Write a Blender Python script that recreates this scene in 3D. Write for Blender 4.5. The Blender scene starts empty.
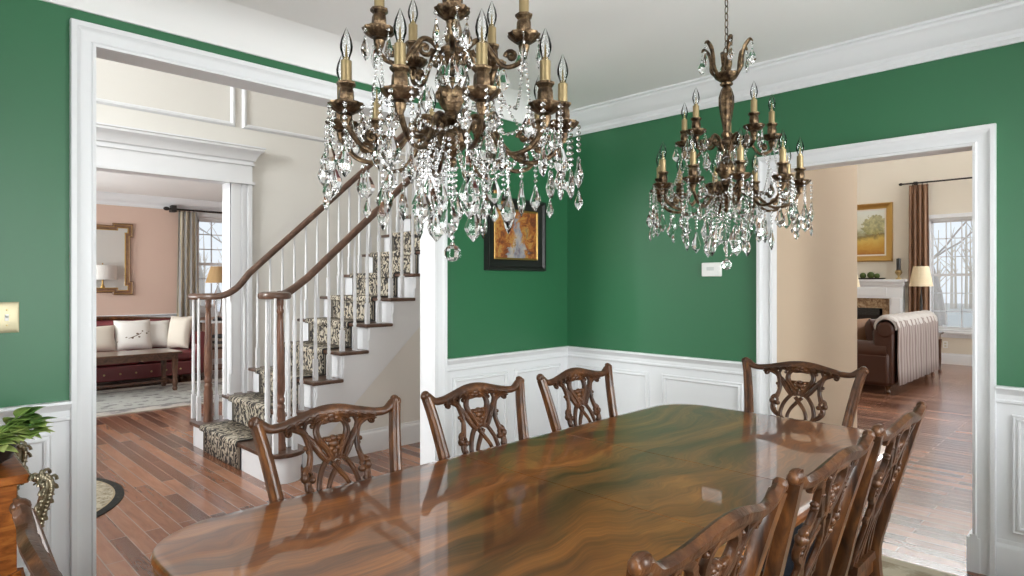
import bpy, math, random
from mathutils import Vector, Matrix
random.seed(7)
PI = math.pi
SC = bpy.context.scene
COL = SC.collection

# ------------------------------------------------------------------ materials
def new_mat(name):
    m = bpy.data.materials.new(name)
    m.use_nodes = True
    nt = m.node_tree
    return m, nt, nt.nodes, nt.links, nt.nodes['Principled BSDF']

def simple(name, col, rough=0.5, metal=0.0, coat=0.0, spec=0.5, **kw):
    m, nt, N, L, b = new_mat(name)
    b.inputs['Base Color'].default_value = (*col, 1)
    b.inputs['Roughness'].default_value = rough
    b.inputs['Metallic'].default_value = metal
    b.inputs['Coat Weight'].default_value = coat
    b.inputs['Coat Roughness'].default_value = kw.get('coat_rough', 0.05)
    b.inputs['Specular IOR Level'].default_value = spec
    if 'trans' in kw:
        b.inputs['Transmission Weight'].default_value = kw['trans']
        b.inputs['IOR'].default_value = kw.get('ior', 1.5)
    if 'emit' in kw:
        b.inputs['Emission Color'].default_value = (*kw['emit'], 1)
        b.inputs['Emission Strength'].default_value = kw.get('estr', 1)
    if kw.get('bump'):
        sc, st, dist = kw['bump']
        tc = N.new('ShaderNodeTexCoord')
        n = N.new('ShaderNodeTexNoise'); n.inputs['Scale'].default_value = sc; n.inputs['Detail'].default_value = 4
        L.new(tc.outputs['Object'], n.inputs['Vector'])
        bp = N.new('ShaderNodeBump'); bp.inputs['Strength'].default_value = st; bp.inputs['Distance'].default_value = dist
        L.new(n.outputs['Fac'], bp.inputs['Height']); L.new(bp.outputs['Normal'], b.inputs['Normal'])
    return m

def ramp(N, stops):
    r = N.new('ShaderNodeValToRGB')
    e = r.color_ramp.elements
    while len(e) > 1:
        e.remove(e[-1])
    e[0].position = stops[0][0]; e[0].color = (*stops[0][1], 1)
    for p, c in stops[1:]:
        k = e.new(p); k.color = (*c, 1)
    return r

def mapping(N, L, scale=(1, 1, 1), rot=(0, 0, 0), loc=(0, 0, 0), out='Object'):
    tc = N.new('ShaderNodeTexCoord')
    mp = N.new('ShaderNodeMapping')
    mp.inputs['Scale'].default_value = scale
    mp.inputs['Rotation'].default_value = rot
    mp.inputs['Location'].default_value = loc
    L.new(tc.outputs[out], mp.inputs['Vector'])
    return mp

def noise(N, L, vec, scale, detail=4, rough=0.5, dist=0.0):
    n = N.new('ShaderNodeTexNoise')
    n.inputs['Scale'].default_value = scale
    n.inputs['Detail'].default_value = detail
    n.inputs['Roughness'].default_value = rough
    n.inputs['Distortion'].default_value = dist
    L.new(vec, n.inputs['Vector'])
    return n

def mix_rgb(N, L, fac, a, b, mode='MIX'):
    m = N.new('ShaderNodeMix'); m.data_type = 'RGBA'; m.blend_type = mode
    for sock, val in ((m.inputs[0], fac), (m.inputs[6], a), (m.inputs[7], b)):
        if hasattr(val, 'is_output'):
            L.new(val, sock)
        elif isinstance(val, (int, float)):
            sock.default_value = val
        else:
            sock.default_value = (*val, 1)
    return m.outputs[2]

def wood(name, stops, scale=(2, 14, 2), rough=0.35, coat=0.0, coat_rough=0.06, nscale=3.0, dist=1.2, bump=0.0, carve=0.0):
    m, nt, N, L, b = new_mat(name)
    mp = mapping(N, L, scale)
    n = noise(N, L, mp.outputs['Vector'], nscale, 6, 0.6, dist)
    r = ramp(N, stops)
    L.new(n.outputs['Fac'], r.inputs['Fac'])
    L.new(r.outputs['Color'], b.inputs['Base Color'])
    b.inputs['Roughness'].default_value = rough
    b.inputs['Specular IOR Level'].default_value = 0.38
    b.inputs['Coat Weight'].default_value = coat
    b.inputs['Coat Roughness'].default_value = coat_rough
    if carve:
        mp2 = mapping(N, L, (1, 1, 1))
        n2 = noise(N, L, mp2.outputs['Vector'], 60, 2, 0.5, 0.6)
        bp = N.new('ShaderNodeBump'); bp.inputs['Strength'].default_value = carve; bp.inputs['Distance'].default_value = 0.004
        L.new(n2.outputs['Fac'], bp.inputs['Height']); L.new(bp.outputs['Normal'], b.inputs['Normal'])
        L.new(bp.outputs['Normal'], b.inputs['Coat Normal'])
    return m

M = {}
M['green'] = simple('green_paint', (0.026, 0.142, 0.060), 0.42, bump=(160, 0.05, 0.001))
M['white'] = simple('white_trim_paint', (0.76, 0.77, 0.79), 0.38)
M['ceiling'] = simple('ceiling_paint', (0.86, 0.855, 0.85), 0.9)
M['cream'] = simple('cream_wall_paint', (0.75, 0.73, 0.69), 0.7)
M['tan'] = simple('tan_wall_paint', (0.50, 0.39, 0.28), 0.7)
M['family_cream'] = simple('ivory_wall_paint', (0.72, 0.66, 0.56), 0.7)
M['pink'] = simple('pink_beige_paint', (0.62, 0.45, 0.37), 0.7)
M['black'] = simple('black_satin', (0.012, 0.011, 0.011), 0.35)
M['iron'] = simple('dark_iron', (0.035, 0.03, 0.028), 0.4, metal=0.6)
M['brass'] = simple('aged_brass', (0.50, 0.38, 0.18), 0.32, metal=1.0, bump=(90, 0.2, 0.002))
M['gilt'] = simple('silver_gilt', (0.36, 0.31, 0.22), 0.33, metal=1.0, bump=(120, 0.6, 0.003))
M['gold'] = simple('gold_leaf', (0.47, 0.29, 0.09), 0.38, metal=0.8, bump=(70, 0.3, 0.003))
M['crystal'] = simple('clear_crystal', (1, 1, 1), 0.0, trans=1.0, ior=1.52)
M['candle'] = simple('antique_gold_candle_sleeve', (0.33, 0.25, 0.13), 0.36, metal=0.75)
M['ivory'] = simple('ivory_plastic', (0.62, 0.56, 0.42), 0.4)
M['plate_brass'] = simple('pale_brass_plate', (0.46, 0.41, 0.27), 0.42, metal=0.6)
M['plastic_white'] = simple('white_plastic', (0.82, 0.82, 0.80), 0.35)
M['seat_blue'] = simple('dark_navy_fabric', (0.012, 0.016, 0.026), 0.7, bump=(300, 0.4, 0.002))
M['shade_tan'] = simple('tan_pleated_shade', (0.46, 0.30, 0.14), 0.8)
M['shade_cream'] = simple('cream_linen_shade', (0.74, 0.62, 0.43), 0.85)
M['shade_white'] = simple('white_linen_shade', (0.86, 0.84, 0.80), 0.85)
M['burgundy'] = simple('burgundy_leather', (0.17, 0.030, 0.036), 0.3, coat=0.5, coat_rough=0.2)
M['brown_leather'] = simple('brown_leather', (0.055, 0.019, 0.010), 0.42, coat=0.12, coat_rough=0.2, spec=0.3, bump=(50, 0.1, 0.002))
M['pillow_white'] = simple('white_cotton', (0.78, 0.76, 0.72), 0.9, bump=(120, 0.3, 0.002))
M['pillow_cream'] = simple('cream_cotton', (0.70, 0.64, 0.55), 0.9, bump=(120, 0.3, 0.002))
M['tan_leather'] = simple('tan_cushion_fabric', (0.25, 0.13, 0.07), 0.6)
M['mirror'] = simple('mirror_glass', (0.88, 0.88, 0.88), 0.015, metal=1.0)
M['moss'] = simple('moss_green', (0.06, 0.09, 0.02), 0.95, bump=(60, 0.8, 0.01))
M['soot'] = simple('firebox_black', (0.012, 0.011, 0.01), 0.8)
M['flame'] = simple('gas_flame', (0.9, 0.35, 0.08), 0.5, emit=(1.0, 0.32, 0.06), estr=4.0)
M['log'] = simple('charred_log', (0.10, 0.06, 0.04), 0.9, bump=(20, 0.8, 0.02))
M['soil'] = simple('dark_soil', (0.03, 0.02, 0.015), 0.95)
M['bark'] = simple('grey_bark', (0.55, 0.49, 0.44), 0.9, bump=(20, 0.6, 0.02))
M['lawn'] = simple('winter_lawn', (0.70, 0.66, 0.58), 1.0)
M['brick_edge'] = simple('pale_stone', (0.5, 0.45, 0.4), 0.7)
M['book'] = simple('grey_book_cloth', (0.13, 0.14, 0.15), 0.7)

def bronze():
    m, nt, N, L, b = new_mat('antique_bronze')
    mp = mapping(N, L)
    n = noise(N, L, mp.outputs['Vector'], 45, 4, 0.6)
    r = ramp(N, [(0.36, (0.035, 0.022, 0.014)), (0.54, (0.135, 0.088, 0.050)), (0.74, (0.36, 0.26, 0.15))])
    L.new(n.outputs['Fac'], r.inputs['Fac']); L.new(r.outputs['Color'], b.inputs['Base Color'])
    b.inputs['Metallic'].default_value = 0.9
    b.inputs['Roughness'].default_value = 0.34
    bp = N.new('ShaderNodeBump'); bp.inputs['Strength'].default_value = 0.7; bp.inputs['Distance'].default_value = 0.003
    n2 = noise(N, L, mp.outputs['Vector'], 190, 3)
    L.new(n2.outputs['Fac'], bp.inputs['Height']); L.new(bp.outputs['Normal'], b.inputs['Normal'])
    return m
M['bronze'] = bronze()

M['mahogany'] = wood('carved_mahogany', [(0.30, (0.022, 0.008, 0.003)), (0.52, (0.080, 0.028, 0.008)), (0.75, (0.205, 0.076, 0.019))],
                     (9, 9, 2.2), 0.34, 0.35, 0.12, 3.0, 0.8, carve=0.0)
M['mahogany_carved'] = wood('deep_carved_mahogany', [(0.30, (0.018, 0.007, 0.003)), (0.52, (0.066, 0.024, 0.008)), (0.75, (0.16, 0.062, 0.018))],
                     (6, 6, 3), 0.42, 0.10, 0.16, 3.0, 0.8, carve=0.5)
M['stair_wood'] = wood('walnut_stair_wood', [(0.3, (0.055, 0.028, 0.018)), (0.7, (0.135, 0.070, 0.045))], (3, 3, 3), 0.35, 0.4, 0.12)
M['newel_wood'] = wood('reddish_newel_wood', [(0.3, (0.085, 0.036, 0.022)), (0.7, (0.21, 0.098, 0.058))], (8, 8, 2), 0.35, 0.4, 0.12)
M['rosewood'] = wood('orange_veneer', [(0.3, (0.12, 0.034, 0.008)), (0.5, (0.30, 0.090, 0.018)), (0.72, (0.50, 0.18, 0.036))], (3, 10, 10), 0.34)
M['rosewood'].node_tree.nodes['Principled BSDF'].inputs['Specular IOR Level'].default_value = 0.2
M['mirror_wood'] = wood('warm_brown_frame_wood', [(0.3, (0.13, 0.065, 0.033)), (0.7, (0.24, 0.125, 0.065))], (4, 4, 4), 0.4, 0.2, 0.15)
M['oak_dark'] = wood('dark_table_wood', [(0.3, (0.05, 0.025, 0.015)), (0.7, (0.15, 0.07, 0.04))], (4, 12, 4), 0.3, 0.5, 0.1)

def table_mat():
    m, nt, N, L, b = new_mat('flame_mahogany_veneer')
    tc = N.new('ShaderNodeTexCoord')
    # slow warp that bends the grain into plumes
    mp0 = N.new('ShaderNodeMapping'); L.new(tc.outputs['Object'], mp0.inputs['Vector'])
    mp0.inputs['Scale'].default_value = (0.8, 1.2, 1.0)
    w = noise(N, L, mp0.outputs['Vector'], 1.7, 3, 0.55, 0.4)
    sub = N.new('ShaderNodeVectorMath'); sub.operation = 'SUBTRACT'
    L.new(w.outputs['Color'], sub.inputs[0]); sub.inputs[1].default_value = (0.5, 0.5, 0.5)
    scl = N.new('ShaderNodeVectorMath'); scl.operation = 'SCALE'; scl.inputs['Scale'].default_value = 0.46
    L.new(sub.outputs['Vector'], scl.inputs[0])
    add = N.new('ShaderNodeVectorMath'); add.operation = 'ADD'
    L.new(tc.outputs['Object'], add.inputs[0]); L.new(scl.outputs['Vector'], add.inputs[1])
    mp = N.new('ShaderNodeMapping'); L.new(add.outputs['Vector'], mp.inputs['Vector'])
    mp.inputs['Rotation'].default_value = (0, 0, math.radians(18))
    mp.inputs['Scale'].default_value = (0.8, 5.0, 1.0)
    big = noise(N, L, mp.outputs['Vector'], 1.5, 4, 0.5, 0.3)
    mp3 = N.new('ShaderNodeMapping'); L.new(add.outputs['Vector'], mp3.inputs['Vector'])
    mp3.inputs['Rotation'].default_value = (0, 0, math.radians(18))
    mp3.inputs['Scale'].default_value = (3.0, 60, 1.0)
    fine = noise(N, L, mp3.outputs['Vector'], 2.0, 4, 0.6)
    ma = N.new('ShaderNodeMath'); ma.operation = 'MULTIPLY_ADD'
    L.new(fine.outputs['Fac'], ma.inputs[0]); ma.inputs[1].default_value = 0.42
    mb = N.new('ShaderNodeMath'); mb.operation = 'SUBTRACT'
    L.new(big.outputs['Fac'], mb.inputs[0]); mb.inputs[1].default_value = 0.21
    L.new(mb.outputs[0], ma.inputs[2])
    r = ramp(N, [(0.28, (0.050, 0.015, 0.005)), (0.45, (0.130, 0.040, 0.009)), (0.57, (0.235, 0.076, 0.015)), (0.70, (0.36, 0.130, 0.027)), (0.84, (0.46, 0.195, 0.048))])
    L.new(ma.outputs[0], r.inputs['Fac'])
    L.new(r.outputs['Color'], b.inputs['Base Color'])
    b.inputs['Roughness'].default_value = 0.30
    b.inputs['Coat Weight'].default_value = 1.0
    b.inputs['Coat Roughness'].default_value = 0.035
    b.inputs['Coat IOR'].default_value = 1.40
    return m
M['table'] = table_mat()

def floor_mat():
    m, nt, N, L, b = new_mat('hardwood_planks')
    mp = mapping(N, L, (1, 1, 1), (0, 0, PI / 2))
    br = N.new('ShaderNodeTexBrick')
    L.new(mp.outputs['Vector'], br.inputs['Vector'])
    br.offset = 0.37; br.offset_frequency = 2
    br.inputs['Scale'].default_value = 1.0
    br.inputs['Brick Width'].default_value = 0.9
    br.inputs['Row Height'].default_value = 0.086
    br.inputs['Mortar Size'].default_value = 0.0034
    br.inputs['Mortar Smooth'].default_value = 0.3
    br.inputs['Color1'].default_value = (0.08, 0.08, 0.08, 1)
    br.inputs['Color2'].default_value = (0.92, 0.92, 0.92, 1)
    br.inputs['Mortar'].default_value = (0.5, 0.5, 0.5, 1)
    mp2 = mapping(N, L, (14, 1.6, 1))
    g = noise(N, L, mp2.outputs['Vector'], 2.2, 6, 0.6, 1.0)
    mx = mix_rgb(N, L, 0.5, br.outputs['Color'], g.outputs['Color'])
    r = ramp(N, [(0.28, (0.095, 0.036, 0.022)), (0.5, (0.235, 0.090, 0.046)), (0.72, (0.40, 0.185, 0.105))])
    L.new(mx, r.inputs['Fac'])
    c = mix_rgb(N, L, br.outputs['Fac'], r.outputs['Color'], (0.36, 0.25, 0.20))  # seams coloured paler than the boards: glare on the bevelled edges, painted in
    L.new(c, b.inputs['Base Color'])
    b.inputs['Roughness'].default_value = 0.27
    b.inputs['Coat Weight'].default_value = 0.35
    b.inputs['Coat Roughness'].default_value = 0.15
    bp = N.new('ShaderNodeBump'); bp.inputs['Strength'].default_value = 0.35; bp.inputs['Distance'].default_value = 0.003
    inv = N.new('ShaderNodeMath'); inv.operation = 'SUBTRACT'; inv.inputs[0].default_value = 1.0
    L.new(br.outputs['Fac'], inv.inputs[1])
    ad = N.new('ShaderNodeMath'); ad.operation = 'MULTIPLY_ADD'
    L.new(g.outputs['Fac'], ad.inputs[0]); ad.inputs[1].default_value = 0.5
    L.new(inv.outputs[0], ad.inputs[2])
    L.new(ad.outputs[0], bp.inputs['Height']); L.new(bp.outputs['Normal'], b.inputs['Normal'])
    return m
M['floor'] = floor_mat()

def sep_axis(N, L, axis):
    tc = N.new('ShaderNodeTexCoord'); s = N.new('ShaderNodeSeparateXYZ')
    L.new(tc.outputs['Object'], s.inputs[0])
    return s.outputs[axis]

def math_node(N, L, op, a, b_=None, c=None):
    n = N.new('ShaderNodeMath'); n.operation = op
    for i, v in enumerate((a, b_, c)):
        if v is None:
            continue
        if hasattr(v, 'is_output'):
            L.new(v, n.inputs[i])
        else:
            n.inputs[i].default_value = v
    return n.outputs[0]

def runner_mat():
    m, nt, N, L, b = new_mat('leaf_scroll_stair_carpet')
    mp = mapping(N, L, (1, 1, 1))
    w = noise(N, L, mp.outputs['Vector'], 9, 2)
    wv = N.new('ShaderNodeTexWave'); wv.wave_type = 'BANDS'; wv.bands_direction = 'Y'
    wv.inputs['Scale'].default_value = 5.0; wv.inputs['Distortion'].default_value = 13.0
    wv.inputs['Detail'].default_value = 2.2; wv.inputs['Detail Scale'].default_value = 3.0
    L.new(mp.outputs['Vector'], wv.inputs['Vector'])
    r = ramp(N, [(0.40, (0.045, 0.040, 0.038)), (0.50, (0.20, 0.155, 0.10)), (0.58, (0.42, 0.36, 0.27)), (0.9, (0.50, 0.45, 0.36))])
    L.new(wv.outputs['Fac'], r.inputs['Fac'])
    y = sep_axis(N, L, 1)
    ay = math_node(N, L, 'ABSOLUTE', y)
    edge = math_node(N, L, 'GREATER_THAN', ay, 0.340)
    edge2 = math_node(N, L, 'GREATER_THAN', ay, 0.350)
    edge3 = math_node(N, L, 'GREATER_THAN', ay, 0.366)
    c = mix_rgb(N, L, edge, r.outputs['Color'], (0.03, 0.03, 0.032))
    c = mix_rgb(N, L, edge2, c, (0.40, 0.35, 0.27))
    c = mix_rgb(N, L, edge3, c, (0.03, 0.03, 0.032))
    L.new(c, b.inputs['Base Color'])
    b.inputs['Roughness'].default_value = 0.95
    bp = N.new('ShaderNodeBump'); bp.inputs['Strength'].default_value = 0.4; bp.inputs['Distance'].default_value = 0.003
    n2 = noise(N, L, mp.outputs['Vector'], 240, 2)
    L.new(n2.outputs['Fac'], bp.inputs['Height']); L.new(bp.outputs['Normal'], b.inputs['Normal'])
    return m
M['runner'] = runner_mat()

def persian_mat(name, c_field, c_mark, c_border, hx, hy, bw=0.22, scale=7):
    m, nt, N, L, b = new_mat(name)
    mp = mapping(N, L, (1, 1, 1))
    v = N.new('ShaderNodeTexVoronoi'); v.feature = 'F1'; v.inputs['Scale'].default_value = scale
    L.new(mp.outputs['Vector'], v.inputs['Vector'])
    n = noise(N, L, mp.outputs['Vector'], scale * 2.2, 4, 0.7, 1.5)
    mx = mix_rgb(N, L, 0.55, v.outputs['Distance'], n.outputs['Fac'])
    r = ramp(N, [(0.36, c_mark), (0.47, c_field), (0.62, c_field), (0.7, tuple(0.5 * (a + c) for a, c in zip(c_field, c_mark)))])
    L.new(mx, r.inputs['Fac'])
    x = math_node(N, L, 'ABSOLUTE', sep_axis(N, L, 0)); y = math_node(N, L, 'ABSOLUTE', sep_axis(N, L, 1))
    dx = math_node(N, L, 'SUBTRACT', hx, x); dy = math_node(N, L, 'SUBTRACT', hy, y)
    d = math_node(N, L, 'MINIMUM', dx, dy)
    i1 = math_node(N, L, 'LESS_THAN', d, bw)
    i2 = math_node(N, L, 'LESS_THAN', d, bw * 0.82)
    i3 = math_node(N, L, 'LESS_THAN', d, bw * 0.22)
    rb = ramp(N, [(0.4, c_mark), (0.55, c_border)])
    L.new(mx, rb.inputs['Fac'])
    c = mix_rgb(N, L, i1, r.outputs['Color'], c_mark)
    c = mix_rgb(N, L, i2, c, rb.outputs['Color'])
    c = mix_rgb(N, L, i3, c, c_border)
    L.new(c, b.inputs['Base Color']); b.inputs['Roughness'].default_value = 0.95
    return m

def round_rug_mat(rx, ry):
    m, nt, N, L, b = new_mat('oval_hooked_rug')
    mp = mapping(N, L, (1 / rx, 1 / ry, 0.001))
    ln = N.new('ShaderNodeVectorMath'); ln.operation = 'LENGTH'; L.new(mp.outputs['Vector'], ln.inputs[0])
    mp2 = mapping(N, L)
    n = noise(N, L, mp2.outputs['Vector'], 16, 4, 0.7, 1.0)
    rf = ramp(N, [(0.4, (0.30, 0.25, 0.17)), (0.55, (0.58, 0.52, 0.40))]); L.new(n.outputs['Fac'], rf.inputs['Fac'])
    rb = ramp(N, [(0.4, (0.02, 0.02, 0.02)), (0.62, (0.035, 0.035, 0.03)), (0.7, (0.30, 0.24, 0.15))]); L.new(n.outputs['Fac'], rb.inputs['Fac'])
    i1 = math_node(N, L, 'GREATER_THAN', ln.outputs['Value'], 0.915)
    i2 = math_node(N, L, 'GREATER_THAN', ln.outputs['Value'], 0.93)
    c = mix_rgb(N, L, i1, rf.outputs['Color'], (0.45, 0.36, 0.24))
    c = mix_rgb(N, L, i2, c, rb.outputs['Color'])
    L.new(c, b.inputs['Base Color']); b.inputs['Roughness'].default_value = 0.95
    return m

def stripe_cloth(name, c1, c2, axis, scale, soft=0.5, rough=0.85, c3=None):
    m, nt, N, L, b = new_mat(name)
    mp = mapping(N, L)
    wv = N.new('ShaderNodeTexWave'); wv.bands_direction = axis
    wv.inputs['Scale'].default_value = scale; wv.inputs['Distortion'].default_value = 2.0; wv.inputs['Detail'].default_value = 3
    L.new(mp.outputs['Vector'], wv.inputs['Vector'])
    stops = [(0.5 - soft / 2, c1), (0.5 + soft / 2, c2)]
    if c3:
        stops.insert(1, (0.5, c3))
    r = ramp(N, stops); L.new(wv.outputs['Fac'], r.inputs['Fac'])
    L.new(r.outputs['Color'], b.inputs['Base Color']); b.inputs['Roughness'].default_value = rough
    return m
M['curtain_cream'] = stripe_cloth('cream_grey_gold_drapery', (0.52, 0.48, 0.40), (0.30, 0.29, 0.28), 'X', 4.0, 0.7, c3=(0.46, 0.38, 0.24))
M['curtain_brown'] = stripe_cloth('bronze_brown_drapery', (0.235, 0.125, 0.068), (0.185, 0.095, 0.052), 'Y', 3.0, 0.6, 0.55)
M['throw'] = stripe_cloth('grey_brown_striped_throw', (0.34, 0.29, 0.27), (0.19, 0.135, 0.12), 'X', 3.2, 0.9)
M['sheepskin'] = simple('white_fleece', (0.50, 0.46, 0.43), 0.95, bump=(70, 0.8, 0.01))

def leaf_mat():
    m, nt, N, L, b = new_mat('leaf_green')
    mp = mapping(N, L)
    n = noise(N, L, mp.outputs['Vector'], 9, 2)
    r = ramp(N, [(0.32, (0.07, 0.16, 0.03)), (0.48, (0.22, 0.34, 0.07)), (0.62, (0.45, 0.52, 0.17))])
    L.new(n.outputs['Fac'], r.inputs['Fac']); L.new(r.outputs['Color'], b.inputs['Base Color'])
    b.inputs['Roughness'].default_value = 0.45
    return m
M['leaf'] = leaf_mat()

def marble_mat():
    m, nt, N, L, b = new_mat('brown_marble')
    mp = mapping(N, L)
    n = noise(N, L, mp.outputs['Vector'], 14, 6, 0.7, 1.0)
    r = ramp(N, [(0.35, (0.12, 0.06, 0.03)), (0.5, (0.30, 0.19, 0.10)), (0.65, (0.46, 0.34, 0.21))])
    L.new(n.outputs['Fac'], r.inputs['Fac']); L.new(r.outputs['Color'], b.inputs['Base Color'])
    b.inputs['Roughness'].default_value = 0.2
    return m
M['marble'] = marble_mat()

def autumn_painting():      # local x across, z up; a lane through orange trees
    m, nt, N, L, b = new_mat('autumn_lane_canvas')
    mp = mapping(N, L, (1, 1, 1))
    n = noise(N, L, mp.outputs['Vector'], 13, 6, 0.75, 0.8)
    r = ramp(N, [(0.30, (0.04, 0.018, 0.012)), (0.42, (0.17, 0.045, 0.015)), (0.50, (0.36, 0.11, 0.022)), (0.57, (0.50, 0.28, 0.07)), (0.63, (0.24, 0.12, 0.04)), (0.72, (0.26, 0.28, 0.22))])
    L.new(n.outputs['Fac'], r.inputs['Fac'])
    x = sep_axis(N, L, 0); z = sep_axis(N, L, 2)
    n2 = noise(N, L, mp.outputs['Vector'], 9, 4, 0.7)
    path = ramp(N, [(0.35, (0.10, 0.14, 0.22)), (0.5, (0.32, 0.38, 0.44)), (0.65, (0.60, 0.55, 0.46))]); L.new(n2.outputs['Fac'], path.inputs['Fac'])
    ax = math_node(N, L, 'ABSOLUTE', math_node(N, L, 'ADD', x, -0.02))
    wdt = math_node(N, L, 'MULTIPLY_ADD', z, -0.28, 0.035)
    jit = math_node(N, L, 'MULTIPLY_ADD', n.outputs['Fac'], 0.34, -0.17)
    f = math_node(N, L, 'LESS_THAN', math_node(N, L, 'ADD', ax, jit), wdt)
    c = mix_rgb(N, L, math_node(N, L, 'MULTIPLY', f, 0.72), r.outputs['Color'], path.outputs['Color'])
    L.new(c, b.inputs['Base Color']); b.inputs['Roughness'].default_value = 0.5
    return m
M['autumn'] = autumn_painting()

def landscape_painting():   # local y across, z up: pale sky, trees, ochre field
    m, nt, N, L, b = new_mat('ochre_field_canvas')
    mp = mapping(N, L)
    z = sep_axis(N, L, 2)
    n = noise(N, L, mp.outputs['Vector'], 5, 5, 0.65, 0.6)
    zz = math_node(N, L, 'MULTIPLY_ADD', n.outputs['Fac'], 0.30, math_node(N, L, 'ADD', z, -0.15))
    k = math_node(N, L, 'MULTIPLY_ADD', zz, 1.25, 0.5)
    r = ramp(N, [(0.0, (0.34, 0.13, 0.02)), (0.16, (0.50, 0.27, 0.04)), (0.34, (0.56, 0.38, 0.09)), (0.43, (0.20, 0.15, 0.05)), (0.5, (0.34, 0.33, 0.20)), (0.62, (0.62, 0.62, 0.50)), (1.0, (0.66, 0.68, 0.62))])
    L.new(k, r.inputs['Fac'])
    y = sep_axis(N, L, 1)
    # a broad crown of foliage near the right of the canvas
    dy = math_node(N, L, 'MULTIPLY', math_node(N, L, 'ADD', y, 0.27), 4.2)
    dz = math_node(N, L, 'MULTIPLY', math_node(N, L, 'ADD', z, -0.14), 5.0)
    d = math_node(N, L, 'ADD', math_node(N, L, 'MULTIPLY', dy, dy), math_node(N, L, 'MULTIPLY', dz, dz))
    n3 = noise(N, L, mp.outputs['Vector'], 16, 5, 0.7)
    inn = math_node(N, L, 'LESS_THAN', math_node(N, L, 'ADD', d, math_node(N, L, 'MULTIPLY_ADD', n3.outputs['Fac'], 2.0, -1.0)), 0.8)
    fol = ramp(N, [(0.4, (0.20, 0.19, 0.06)), (0.6, (0.46, 0.40, 0.16))]); L.new(n3.outputs['Fac'], fol.inputs['Fac'])
    c = mix_rgb(N, L, math_node(N, L, 'MULTIPLY', inn, 0.8), r.outputs['Color'], fol.outputs['Color'])
    L.new(c, b.inputs['Base Color']); b.inputs['Roughness'].default_value = 0.5
    return m
M['landscape'] = landscape_painting()

def pane_mat(name, tint):
    m = bpy.data.materials.new(name); m.use_nodes = True
    nt = m.node_tree; N = nt.nodes; L = nt.links; N.clear()
    o = N.new('ShaderNodeOutputMaterial'); t = N.new('ShaderNodeBsdfTransparent'); g = N.new('ShaderNodeBsdfGlossy')
    t.inputs['Color'].default_value = (*tint, 1); g.inputs['Roughness'].default_value = 0.0
    fr = N.new('ShaderNodeFresnel'); fr.inputs['IOR'].default_value = 1.45
    mx = N.new('ShaderNodeMixShader')
    L.new(fr.outputs[0], mx.inputs[0]); L.new(t.outputs[0], mx.inputs[1]); L.new(g.outputs[0], mx.inputs[2]); L.new(mx.outputs[0], o.inputs['Surface'])
    return m
M['bulb'] = pane_mat('clear_bulb_glass', (0.97, 0.98, 0.98))
M['pane'] = pane_mat('window_glass', (0.94, 0.96, 0.97))

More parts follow.
